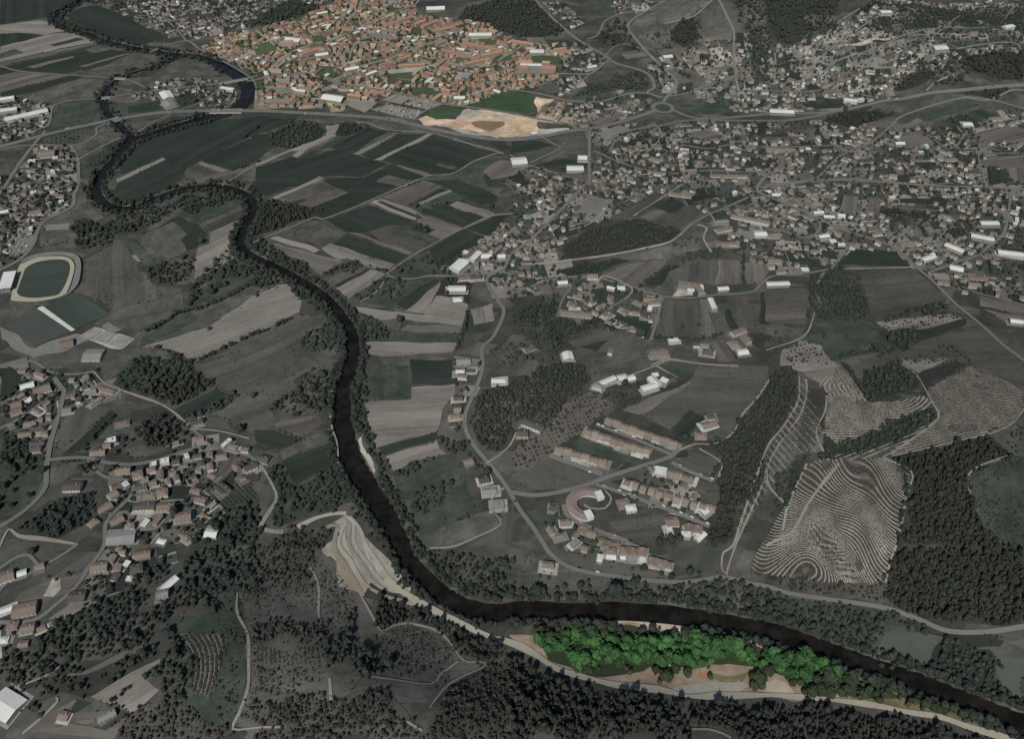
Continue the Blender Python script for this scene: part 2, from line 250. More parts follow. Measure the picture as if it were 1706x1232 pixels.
# ------------------------------------------------------------------ the ground plan: crop of the photograph, surface, outline
FIELDS = """
A1 d 0,-40 520,-40 480,0 470,45 375,88 260,120 0,160
A1 l 0,165 270,130 350,155 372,185 430,205 300,230 0,222
A1 d 480,70 560,42 650,35 860,110 900,150 1000,190 1110,240 960,290 870,290 650,230 480,160 440,100
A1 d 0,225 130,215 290,228 170,265 0,305
A1 l 0,307 170,268 300,232 480,212 590,258 630,275 400,320 0,410
A1 d 320,297 510,250 550,262 365,305
A1 g 0,355 100,322 160,345 0,388
A1 t 0,412 630,278 660,290 400,345 0,436
A1 d 0,500 0,450 180,402 640,298 740,325 870,347 700,430 400,490 120,470
A1 e 560,330 640,300 740,325 640,350
A1 t 520,440 845,350 862,356 560,442
A1 t 0,610 0,500 110,475 300,486 470,492 380,520
A1 t 180,440 480,368 490,378 220,452
A1 d 0,648 0,614 380,520 470,497 560,507 200,612
A1 e 100,652 480,532 690,520 682,590 660,640 480,656 350,683 200,700
A1 e 830,520 1000,452 1130,402 1120,372 980,350 880,352 700,430 480,488 700,508
A1 e 920,550 960,522 1170,402 1280,400 1430,460 1510,500 1200,520 1180,515 990,572
A1 g 735,760 760,700 1050,655 1092,730 900,755 770,790
A1 d 840,705 1050,665 1085,722 850,752
A1 g 350,855 330,800 380,700 480,672 662,657 668,720 705,785 500,835
A1 g 300,920 460,868 580,882 540,940 420,955 290,950
A1 e 500,960 640,902 668,832 740,812 860,905 800,905 620,990 530,1038
A1 g 560,1055 800,932 850,945 700,1085 570,1105
A1 e 765,795 1120,757 1000,820 880,905
A1 g 930,870 1140,765 1390,768 1200,822 1000,878
A1 g 1380,640 1480,600 1520,640 1480,690 1300,700
A1 d 1150,640 1290,610 1290,680 1190,715
A1 d 910,955 1040,905 1250,848 1480,790 A2 0,772 250,765 270,790 120,850 0,885 A1 1600,920 1340,1060 1270,1100 1220,1112 1080,1050 960,1090 800,1155 790,1100
A1 l 770,1185 1070,1045 1095,1055 780,1205
A1 l 1300,1085 1330,1070 1530,1130 1490,1150
A1 b 1200,1130 1290,1090 1480,1150 1350,1180 1280,1195 1210,1160
A1 t 1130,1225 1706,1078 1706,1104 1250,1235
A1 d 1350,1040 1640,925 A2 0,880 60,890 200,860 130,960 0,1060 A1 1540,1128 1340,1067
A2 k 40,925 250,800 400,820 470,860 440,912 250,980 120,970
A2 l 0,1085 250,985 470,895 465,825 500,830 575,815 535,900 360,980 270,1045 240,1032 280,1002 235,1000 0,1105
A2 k 530,890 560,822 700,815 740,860 560,902
A2 g 270,1045 540,912 560,935 480,975 290,1055
A2 d 0,1112 240,1040 300,1058 560,980 650,1022 780,1060 860,1080 700,1168 450,1165 280,1232 0,1240
A2 d 490,975 740,845 870,872 660,1000 560,990
A2 e 750,940 880,872 930,880 800,945
A2 l 640,1020 800,940 910,878 945,880 690,1025
A2 d 700,1025 950,885 1120,885 940,988 780,1055
A2 l 780,1060 930,990 1140,885 1170,892 950,1000 830,1062
A2 d 840,1065 960,1000 1180,895 1600,1010 1500,1040 1400,1090 1300,1145 1160,1152 960,1092 910,1080
A2 e 1190,1090 1220,1080 1330,1110 1310,1125
A2 t 910,1100 950,1090 1170,1155 1130,1168
A2 d 460,1182 720,1172 900,1085 1120,1170 1040,1235 500,1240
A2 t 780,1195 880,1160 1050,1200 990,1235 800,1240
A2 l 280,1235 430,1165 455,1180 340,1235
A2 g 1010,1225 1150,1165 1320,1150 1480,1060 1640,1020 1706,1040 1706,1055 1600,1070 1540,1110 1500,1180 1540,1240 1100,1240
A2 e 60,770 740,805 830,785 1000,815 1250,868 1640,1005 1600,1005 1180,885 960,865 740,850 575,812 470,825 280,790
A2 t 1500,1130 1560,1080 1620,1062 1706,1060 A3 60,1060 130,1100 A2 1706,1160 1560,1190
A2 VG 1120,760 1260,690 1380,712 1250,780 1190,787
A2 VG 1410,690 1640,603 1706,597 A3 130,625 160,660 150,720 90,757 0,742
A2 oe 1075,792 1130,762 1190,792 1310,782 1380,722 1520,722 1706,760 A3 90,768 170,790 180,850 150,880 0,905 A2 1640,905 1200,822 1120,830
A2 sp 1310,772 1400,715 1510,727 1500,760 1430,792
A2 ob 1430,812 1500,797 1650,807 1630,842 1560,860 1450,842
A2 tg 860,490 1060,470 1040,560 880,560
A2 tg 400,440 540,440 520,510 420,500
A2 tg 380,230 480,230 460,280 370,280
A2 tg 0,290 120,280 150,340 20,380
A2 tg 1020,230 1040,180 1130,170 1090,230
A2 tg 620,180 650,140 710,140 680,180
A2 tg 250,110 340,90 330,130 240,150
A2 tg 1000,560 1250,600 1260,660 1060,630
A2 tg 880,40 1000,60 960,100 860,80
A2 tg 1480,250 1600,260 1580,300 1480,290
A2 lg 840,465 1100,440 1190,420 1180,450 900,490
A2 w 740,215 880,225 930,260 800,262
A2 w 940,420 1120,405 1100,440 930,450
A3 w 50,400 300,430 290,490 0,490
A3 tg 150,350 330,380 300,430 120,400
A2 tg 1560,400 1700,350 1706,400 1620,430
A2 w 60,560 250,600 200,630 70,600
A2 sp 1190,827 1240,822 1450,877 1620,895 1610,912 1400,890
A2 sp 1520,740 1706,775 A3 20,800 A2 1690,795 1540,765
A3 sp 180,850 370,852 380,870 200,903 20,905 150,880
A3 oe 160,640 280,655 200,710 160,750
A3 k 0,30 -60,0 140,10 250,110 350,200 300,233 100,245 0,232 A2 1600,200 1500,150 1340,125 1380,60 1500,20 1706,-20
A3 g 490,0 660,-10 690,60 560,95
A3 sc 785,190 820,130 1020,30 1330,0 1180,110 1000,170 1080,240 1000,310 900,335
A3 k 1060,200 1180,120 1260,250 1130,310 1050,270
A3 t 1240,230 1450,210 1460,260 1300,272
A3 t 710,345 870,328 900,370 760,392
A3 t 960,330 1080,310 1130,350 1000,390
A3 g 1090,690 1200,690 1380,630 1560,690 1600,722 1480,752 1220,752
A3 t 1390,480 1460,430 1290,460
A3 g 780,830 930,770 980,800 830,850
A3 t 480,812 640,762 760,762 600,832
A3 w 540,892 720,827 800,860 620,932
A3 b 20,1020 270,972 290,985 120,1072
A3 e 320,960 390,890 420,890 340,972
A3 t 200,1060 330,987 370,1000 250,1072
A3 d 0,930 180,930 280,960 100,1000 0,1010
A3 d 170,1085 350,1050 500,1075 480,1150 330,1130
A3 g 400,640 470,590 720,620 800,560 900,600 990,650 850,670 420,760
A3 sc 1010,480 1100,450 1300,500 1300,570 1100,590
A3 g 1090,560 1200,545 1190,600 1090,640
A3 t 1160,880 1280,860 1420,900 1240,930
A4 k 0,0 520,-10 470,60 250,110 300,250 130,300 60,250 0,120
A4 k 570,90 740,20 780,20 690,70 600,100
A4 k 1300,450 1330,380 1500,335 1706,350 1706,540 1560,522
A4 k 850,575 950,480 1100,450 1120,500 1000,570 870,605
A4 k 370,800 530,742 700,730 850,762 720,800 560,842 400,802
A4 k 1310,622 1460,592 1640,597 1500,652
A4 d 1180,800 1280,752 1430,800 1330,832
A4 g 1140,280 1330,272 1620,290 1600,330 1340,325 1150,335
A4 sp 540,295 640,262 880,240 700,287
A4 k 700,276 890,246 895,262 710,290
A4 g 1160,700 1300,662 1400,700 1310,722
A4 d 1330,742 1420,717 1530,762 1450,787
A4 t 1380,880 1600,822 1706,850 1706,945 1450,945
A4 t 1420,1050 1706,1022 1706,1112 1450,1112
A4 d 1460,1120 1590,1120 1610,1200 1470,1225
A4 t 1590,1115 1706,1110 1706,1225 1640,1210
A4 t 860,900 1010,880 1130,962 950,982
A4 t 640,1000 720,950 830,1032
A4 b 730,842 860,870 760,930 680,940
A4 w 680,380 760,375 830,402 760,417
A4 g 1000,730 1230,705 1290,740 1040,800
A4 t 860,850 1000,780 1040,800 900,870
A4 b 800,520 960,462 1000,470 900,530
A4 b 1360,60 1640,40 1540,110 1240,160
A4 k 1240,120 1360,118 1360,140 1250,142
A4 g 230,210 360,205 340,260 240,260
A4 d 230,700 350,640 560,660 640,680 480,715 300,715
A4 t 190,690 230,690 320,735 290,740
A4 b 0,850 270,850 260,880 0,890
A4 t 270,845 335,850 310,940 260,935
A4 t 0,905 260,900 260,925 0,935
A4 b 370,1150 560,1150 550,1185 360,1180
A4 d 860,1155 940,1155 940,1205 860,1205
A4 g 1010,1030 1230,1020 1250,1060 1050,1060
B1 e 510,180 540,150 590,155 640,200 700,250 650,285 590,270 520,205
B1 e 270,270 465,200 490,300 440,420 260,440
B1 l 310,300 460,285 450,330 300,335
B1 e 260,440 480,330 515,365 510,450 480,475 300,475
B1 e 1290,290 1420,250 1600,170 1610,190 1350,312
B1 g 1230,250 1500,140 1600,150 1330,282
B1 d 930,370 1180,240 1300,290 1370,360 1290,450 1240,460 1200,400 1240,360 1150,280
B1 e 880,385 1140,280 1240,360 1195,400 1240,465 1060,555
B1 g 800,382 880,385 1040,557 960,570 900,490
B1 l 845,500 900,490 930,540 870,545
B1 l 1390,350 1580,260 1550,300 1525,400 1560,510 1400,600 1290,650 1290,540 1310,450 1380,420
B1 br 560,520 800,400 880,500 920,590 1000,700 1200,720 1180,780 960,900 800,920 700,830 560,700
B1 g 1300,640 1430,590 1540,570 1706,530 1706,660 1290,830 1210,800 1250,740 1290,700
B1 t 1260,720 1390,680 1390,695 1280,730
B1 e 640,890 860,830 1200,760 1230,860 1100,910 920,1000 800,950
B1 br 1290,1240 1706,1080 B2 0,1042 440,880 470,960 300,1060 290,1130 300,1160 430,1230 C2 430,0 400,50 250,130 300,250 420,380 440,430 300,525 0,470 C1 1706,490 1600,450 1390,362 1500,310 1560,250 1430,190 1420,100 1330,60
B1 e 1220,880 1706,672 B2 30,690 190,690 60,770 B1 1500,905 1380,965 1310,940 1270,885
B1 l 930,1112 1380,970 B2 0,760 150,695 200,690 300,780 300,870 0,1018 B1 1310,1198 1260,1205 1210,1150 1120,1112
A1 d 760,1255 785,1208 1100,1060 1230,1115 1210,1150 B1 1190,0 1100,48 1000,108 860,152 780,145 720,60
B1 sp 520,1040 610,975 690,990 880,1050 800,1120 560,1060
B1 w 660,975 720,950 820,990 770,1015
B1 g 940,1040 1270,880 1310,930 920,1115
B1 w 30,520 110,370 230,360 180,490
B1 e 20,900 100,810 270,830 20,960
B1 w 20,970 230,1110 320,1080 500,1010 600,1060 420,1130 200,1180 0,1060
B2 k -40,385 0,230 80,145 200,160 370,210 390,240 150,320
B2 t 80,130 390,0 440,-5 620,85 350,195
B2 l 80,130 390,0 432,0 130,132
B2 e 140,130 420,15 610,85 480,110 330,112
B2 d 210,155 300,125 340,130 250,167
B2 d -60,65 0,0 320,-5 70,110
B2 d 345,198 620,90 430,5 790,0 960,50 750,138 600,198 440,255 400,240
B2 b 780,12 860,0 1060,0 950,42
B2 t 845,110 1110,0 1240,40 990,170 940,160
B2 d 1000,172 1230,55 1270,60 1060,160 1010,177
B2 l 1060,155 1290,60 1305,72 1080,167
B2 d 1110,0 1360,10 1500,60 1600,110 1590,150 1480,160 1310,80 1250,45
B2 g 1100,160 1310,80 1400,110 1290,150 1110,212 1080,192
B2 d 1100,215 1230,165 1500,250 1370,317
B2 l 1280,170 1330,140 1580,215 1580,235 1510,247
B2 d 460,268 740,165 1040,270 970,305 850,300 740,345 620,350
B2 l 750,148 800,130 1100,240 1050,267
B2 d 800,148 830,142 1090,240 1070,255
B2 l 815,118 1050,200 1110,240 1095,250 830,140
B2 t 1060,265 1120,240 1360,320 1230,395 1140,360 1190,330 1080,290
B2 d 1020,320 1080,293 1180,330 1130,357
B2 b 740,340 870,300 1150,430 1110,450 1030,482 860,422
B2 g 870,298 970,305 1210,400 1180,432
B2 t 620,350 660,350 1040,482 1010,497
B2 d 510,420 620,370 1010,500 910,555 780,522
B2 e 170,372 440,275 620,355 450,440 380,422
B2 l 90,385 150,370 430,460 390,480
B2 l 440,450 490,420 910,555 880,590 850,612 650,542 600,520 540,532
B2 t 110,415 390,485 580,540 430,637 300,530 210,500
B2 t 440,650 590,610 720,575 760,590 530,707
B2 l 530,717 760,595 860,627 610,787
B2 d 520,700 740,585 762,595 545,714
B2 g 690,812 830,690 900,650 1030,660 1180,640 1210,660 1000,860
B2 d 930,820 1080,710 1190,650 1210,660 1000,862
B2 g 890,602 1140,470 1200,490 1240,600 1060,650 950,640
B2 d 1150,460 1370,330 1520,375 1440,440 1200,600
B2 d 1380,325 1580,240 1680,235 1540,372
B2 l 990,870 1220,670 1230,710 1120,860 1100,885
B2 l 1100,880 1210,760 1400,820 1390,960 1120,900
B2 l 670,840 1390,930 1370,965 940,920 830,925 680,880
B2 b 830,930 970,925 960,1000 860,992
B2 t 950,1000 1000,960 1370,965 1350,1012
B2 g 930,1012 1350,1014 1330,1070 900,1062
B2 l 720,1067 1330,1077 1300,1140 830,1167 720,1152
B2 l 1420,860 1570,820 1580,935 1440,962
B2 g 1380,972 1580,945 1500,1010 1370,1092
B2 b 1370,1022 1520,1010 1450,1090 1340,1122
B2 k 1210,660 1400,640 1430,640 1400,820 1210,760
B3 k 300,520 400,400 560,320 820,260 1110,340 1080,390 900,450 700,490 450,512
B3 t 830,240 900,190 1040,210 1050,230 930,277
B3 b 1010,270 1170,170 1320,200 1180,300 1110,332
B3 b 1180,150 1320,120 1440,150 1340,200
B3 d 960,190 1060,110 1150,170 1050,222
B3 w 430,210 510,100 690,130 580,230 460,227
B3 b 640,270 700,190 950,80 1030,100 800,242
B3 sc 740,520 1200,390 1260,460 1100,500 1040,540
B3 d 290,600 700,520 790,530 600,600 400,642
B3 t 590,630 800,550 1030,530 1020,560 870,690 830,702
B3 d 880,700 1020,580 1130,570 1000,700
B3 b 1050,600 1140,570 1360,520 1340,680 1180,690 1050,672
B3 t 1370,530 1530,530 1530,690 1350,692
B3 t 1540,540 1706,560 1706,620 1640,680 1545,692
B3 g 1430,710 1640,700 1600,740 1430,762
B3 e 960,760 1050,600 1080,690 1060,770
B3 sp 1060,770 1120,690 1260,690 1250,772
B3 b 950,1040 1000,800 1230,790 1260,1052
B3 t 1240,790 1290,790 1350,1030 1255,1052
B3 b 1290,800 1330,900 1400,1040 1350,1040
B3 b 1480,830 1600,830 1620,980 1500,992
B3 d 1410,860 1440,850 1510,990 1450,1022
B3 d 640,870 940,940 910,1005 660,912
B3 e 660,840 700,815 890,870 870,912
B3 b 740,800 800,740 960,790 890,872
B3 b 370,1070 580,980 760,1060 470,1152
B3 d 450,1105 640,1060 560,1132
B3 e 450,1200 900,1090 1000,1110 700,1232
B3 t 1080,1080 1190,1090 1210,1170 1080,1152
B3 t 1310,1070 1400,1050 1500,1200 1360,1202
B3 d 1650,740 1706,740 B4 60,750 B3 1706,960 1640,952
B3 w 1480,320 1640,350 1600,400 1470,372
B3 t 1280,400 1500,420 1460,450 1310,440
B3 e 1460,480 1600,440 1706,470 1640,540
B4 d 470,560 580,460 860,470 950,572
B4 b 600,600 980,590 1060,660 1200,790 1130,850 700,900 650,722
B4 l 730,940 1260,880 1300,920 1000,990 800,987
B4 k 740,1000 1000,990 1330,920 1340,960 1000,1080 900,1140 800,1062
B4 g 310,950 700,937 750,990 760,1080 620,1100 640,1160 430,1200 380,1090 290,1052
B4 b 870,1160 1000,1080 1390,960 1550,1080 1706,1200 1706,1235 880,1235
B4 b 0,720 290,700 290,830 0,852
B4 t 0,850 290,837 280,950 0,942
B4 e 0,960 260,980 220,1040 0,1012
B4 l 90,1230 110,1130 230,1060 370,1100 440,1225
B4 t 480,222 510,100 610,110 590,232
B4 d 450,200 500,100 510,105 480,210
B4 t 690,120 780,130 740,232 660,232
B4 d 880,122 1210,130 1200,162 890,152
B4 t 780,165 1140,200 1120,215 770,180
B4 b 1190,200 1560,215 1570,275 1200,262
B4 e 930,500 1020,440 1130,490 1000,562
B4 t 1400,762 1706,830 1706,882 1420,842
B4 t 1440,860 1706,900 1706,960 1560,930
B4 k 1550,442 1706,450 1706,490 1560,482
B4 g 1380,540 1500,520 1560,640 1460,642
B4 b 1540,530 1640,520 1706,700 1600,702
B4 b 1040,580 1380,500 1330,540 1100,610
B4 b 1500,1000 1706,1010 1706,1060 1560,1040
B4 b 820,290 900,270 880,350 790,340
C1 d 1150,330 1430,190 1500,230 1200,400 1170,372
C1 e 760,300 960,280 1050,300 900,332
C1 b 360,610 420,350 570,310 740,310 560,482
C1 d 410,630 740,330 790,380 560,592
C1 e 780,600 860,480 1050,560 1110,610 900,652
C1 g 0,480 110,480 280,640 280,800 200,950 0,1035
C1 e 330,760 330,690 560,672 700,690 480,762 340,862
C1 b 350,860 480,790 640,790 500,882
C1 g 1400,920 1640,800 1706,900 1540,970 1470,982
C1 b 1240,790 1330,620 1430,640 1360,832
C1 t 1380,840 1500,640 1620,660 1430,822
C1 d 1100,930 1130,840 1290,840 1220,922
C1 k 130,1110 340,960 620,870 600,1050 430,1160 370,1192
C1 g 1200,1230 1300,1150 1500,1000 1706,920 1706,1235
C1 g 740,160 830,60 850,0 1300,-10 1280,60 910,195 1000,270 850,215
C1 d 0,60 90,50 140,110 130,180 0,260
C2 e 100,330 400,50 560,40 560,150 500,250 480,400 350,365 130,420
C2 t 130,420 350,370 440,382 440,430 300,525 130,462
C2 d 0,460 130,470 290,530 150,592 0,542
C2 e 160,600 490,450 540,500 535,560 300,602 180,662
C2 d 180,660 500,545 545,620 545,700 380,760 270,830 220,782
C2 g 100,1000 150,930 60,740 180,660 220,782 270,832 560,720 640,850 690,922 500,1000 250,1080 130,1112
C2 l 712,280 1030,260 1030,182 1310,162 1310,230 1240,320 1200,480 1000,520 800,580 760,442
C2 d 810,580 1200,477 1210,522 840,632
C2 l 850,637 1205,537 1220,590 1260,620 1130,650 1000,700 910,747
C2 d 1020,0 1300,0 1310,152 1030,167
C2 g 700,40 1020,40 1030,255 720,267
C2 g 900,770 1250,630 1380,690 1390,820 1420,900 1500,930 1340,1060 1120,1180 1040,1100 960,900
C2 e 1040,1190 1400,1040 1560,1000 1610,1080 1600,1120 1350,1230 1080,1240
C2 b 1620,960 1706,950 1706,1230 1400,1235 1630,1110
C2 sp 640,560 690,520 750,620 762,650 800,740 790,760 700,700 630,690 620,600
C3 b 0,760 140,680 330,642 560,760 560,800 400,842 200,870 0,802
C3 g 400,560 480,500 840,650 800,692 480,612
C3 w 250,632 330,600 640,740 740,680 745,690 600,748
C3 b 860,370 870,352 1180,140 1240,40 1690,42 1690,130 1600,290 1480,400 1180,332 1040,460
C3 t 730,335 1180,140 1190,152 860,372
C3 d 1050,480 1180,342 1300,382 1120,522
C3 g 980,40 1050,10 1240,40 1200,110 1120,122
C3 ro 0,580 200,470 400,250 560,220 660,290 560,420 340,560 100,720 0,742
C3 e 500,90 900,10 950,50 580,160
C3 g 100,1000 330,960 360,1060 560,1160 600,1230 350,1235
C3 b 640,1080 700,1000 1000,980 1080,1060 980,1160 860,1230 760,1200
C3 br 1190,880 1210,790 1340,830 1330,930
C3 b 1090,670 1240,590 1360,690 1350,780
C3 d 1080,640 1130,590 1180,600 1170,640
C3 b 650,800 950,690 960,740 780,790
C3 d 650,810 780,780 840,800 960,880 950,900
C3 e 1000,640 1050,640 1110,680 1320,800 1290,780
C4 tv 130,960 250,720 340,660 500,660 780,650 960,760 930,900 860,1230 D4 830,0 790,190 740,200 400,195 200,172 0,142 -100,120 -60,0
C4 tu 370,480 410,300 400,230 260,80 480,60 560,100 690,290 830,282 1040,240 1100,290 1060,320 850,400 560,560 480,562
C4 tw 1060,200 1330,40 1500,90 1690,210 1706,330 1620,430 1480,490 1100,580 840,640 820,600 1060,470 1140,370 1100,290
C4 e 220,100 260,130 290,300 380,480 380,610 200,640 20,860 -200,1230 -130,1000 20,560 100,450 200,300
C4 l 90,0 440,10 500,50 260,80 200,70
C4 k 380,620 480,570 870,400 1050,330 1110,340 1090,410 850,560 500,650 340,655
C4 k 840,655 1110,592 1470,507 1600,632 1340,760 980,772
C4 kb 970,775 1350,760 1380,1000 1400,1100 1540,1230 870,1235
C4 g 1360,750 1640,642 1706,660 1706,1235 1540,1235 1450,1150 1390,952
C4 b 1480,500 1640,432 1706,372 1706,642 1620,632
C4 l 870,0 1210,-5 1010,98
C4 k 1000,102 1240,10 1300,30 1040,172
C4 k 630,50 700,70 840,30 870,10 990,100 1030,182 680,282
C4 b 1340,42 1310,0 1706,-20 1706,205 1500,92
C4 g -40,1230 130,970 60,1040 200,650 340,660 240,720 110,1180 60,1235
D4 kb 835,0 1706,-10 1706,480 1400,482 1000,432 800,302 790,202
D4 sk -20,150 380,195 790,205 800,330 500,330 200,290 0,210
D4 mg 760,540 830,512 1180,560 1100,742 740,692
D4 mg 1540,700 1706,680 1706,985 1620,952
D4 b 1520,540 1706,492 1706,642 1600,602
D4 k 1000,540 1180,540 1200,520 1450,530 1560,600 1540,640 1280,590 1180,560
D4 g -60,262 150,300 380,340 700,380 870,400 1000,450 1000,540 830,512 760,540 740,690 600,662 400,602 280,552 100,480 0,452 -80,420
D4 k 1100,742 1180,580 1280,590 1480,650 1540,720 1540,860 1620,955 1480,980 1300,900 1080,830 740,700 760,690
D4 sk -20,968 350,970 700,1012 1100,1092 1300,1152 1500,1235 -20,1240
D4 og 100,940 230,800 400,740 520,770 720,870 950,960 1250,1020 1400,1140 1300,1130 1000,1050 700,1000 350,955
D3 sk 1190,962 1706,962 1706,1235 1160,1240
D3 sk 0,622 280,782 500,852 720,892 1000,912 1170,982 1160,1240 -40,1235
D3 pa -20,540 170,560 330,480 600,470 1080,480 1360,530 1706,620 1706,945 1400,952 1170,952 1000,902 720,872 500,832 300,762 150,670
D4 pa -20,620 250,730 400,820 500,800 600,900 560,960 350,962 0,946
D3 pg 150,520 600,480 1100,560 1330,540 1706,640 1706,780 1580,750 1420,720 1250,760 1130,760 900,760 840,790 600,820 480,810 240,690
D4 pg -20,640 330,740 520,790 700,870 900,950 700,990 400,890 240,850 -20,780
D3 or 1235,800 1300,805 1312,847 1228,847
D3 og 1320,802 1560,782 1550,850 1325,852
D3 bs 560,450 600,436 700,428 1000,432 1130,470 1180,490 1175,550 1110,555 1080,490 860,492 640,480
D3 lg 1120,880 1380,850 1540,850 1580,890 1480,940 1200,950 1060,905
D4 bs 0,880 60,840 130,850 200,930 0,936
D3 e 0,0 240,0 340,80 480,125 700,165 900,190 1400,172 1706,235 1706,470 1400,440 1050,360 700,325 300,320 100,310 0,250 -60,180
D3 e -200,-60 0,-60 240,-5 120,60 -100,60
D3 b 250,0 600,-40 700,60 1060,150 1400,130 1390,160 900,172 500,115
D2 sq 400,60 450,-40 540,-130 C2 520,1060 600,1030 660,1060 740,1165 790,1250 D2 920,60 990,190 1060,300 960,270 880,250 740,215 700,290 640,265 580,200 540,60 500,20
D2 og2 540,-20 600,50 660,180 700,280 640,265 570,150 540,60
D2 sc 0,260 350,150 430,0 540,60 580,200 700,290 760,400 830,520 1180,510 1350,700 1480,725 1350,830 1150,1000 930,1000 900,900 480,960 0,950
D2 sk 770,310 860,310 1080,365 1400,520 1706,625 1706,660 1500,745 1350,690 1180,510 1000,470 830,510 760,400
D2 sk 1100,1235 1200,1000 1400,850 1520,752 1706,662 1706,1235
D2 sk 0,950 480,962 900,900 930,1000 1100,1235 0,1240
D2 sk 440,560 600,550 780,640 790,720 500,762 470,640
D2 sk 0,-60 350,-60 440,0 370,140 200,250 50,220 0,190
D2 lb 0,630 180,600 450,620 470,760 0,770
D2 br 480,700 660,680 600,730 540,750
D1 sk 0,890 0,690 60,640 300,642 340,500 620,332 840,232 950,90 1100,80 1180,170 1280,260 1440,250 1440,380 1000,470 950,600 850,640 550,720 330,840 60,892
D1 g 1000,470 1440,380 1440,250 1550,260 1600,500 1640,750 1580,1100 1440,1160 1200,1030 1280,930 1180,560
D1 lb 1190,552 1440,540 1480,620 1430,850 1380,960 1280,930 1290,700 1240,600
D1 l 600,960 1060,700 1080,722 960,810 1060,902 870,1062 740,1002
D1 t 300,850 570,772 830,640 930,610 950,650 800,700 560,802
D1 b 100,930 290,872 370,962 280,1050 180,1012
D1 t 150,1190 260,1100 490,980 500,1000 480,1060 740,1042 580,1140 450,1110 270,1200
D1 d 460,1040 500,985 600,1000 480,1070
D1 b 70,1120 190,1020 280,1062 150,1182
D1 t 150,1235 460,1122 700,1180 860,1060 760,1235
D1 sk 870,1065 1060,905 960,812 1080,722 1180,600 1290,722 1280,930 1200,1032 1100,1180 1080,1235 740,1235
D1 sk 1050,1130 1200,1040 1530,1172 1530,1235 1080,1235
D1 sc 1580,260 1706,260 1706,1230 1540,1170 1645,900 1645,700
D1 t 0,390 130,270 330,180 570,132 450,272 240,342
D1 sp 270,290 350,160 420,160 400,240 330,302
D1 b 240,160 480,0 650,-5 560,120 350,162
D1 g 20,130 120,40 200,30 260,90 100,122
D1 l 330,430 480,330 620,300 600,340 330,490
D1 g 380,480 620,340 840,235 900,400 500,520
"""
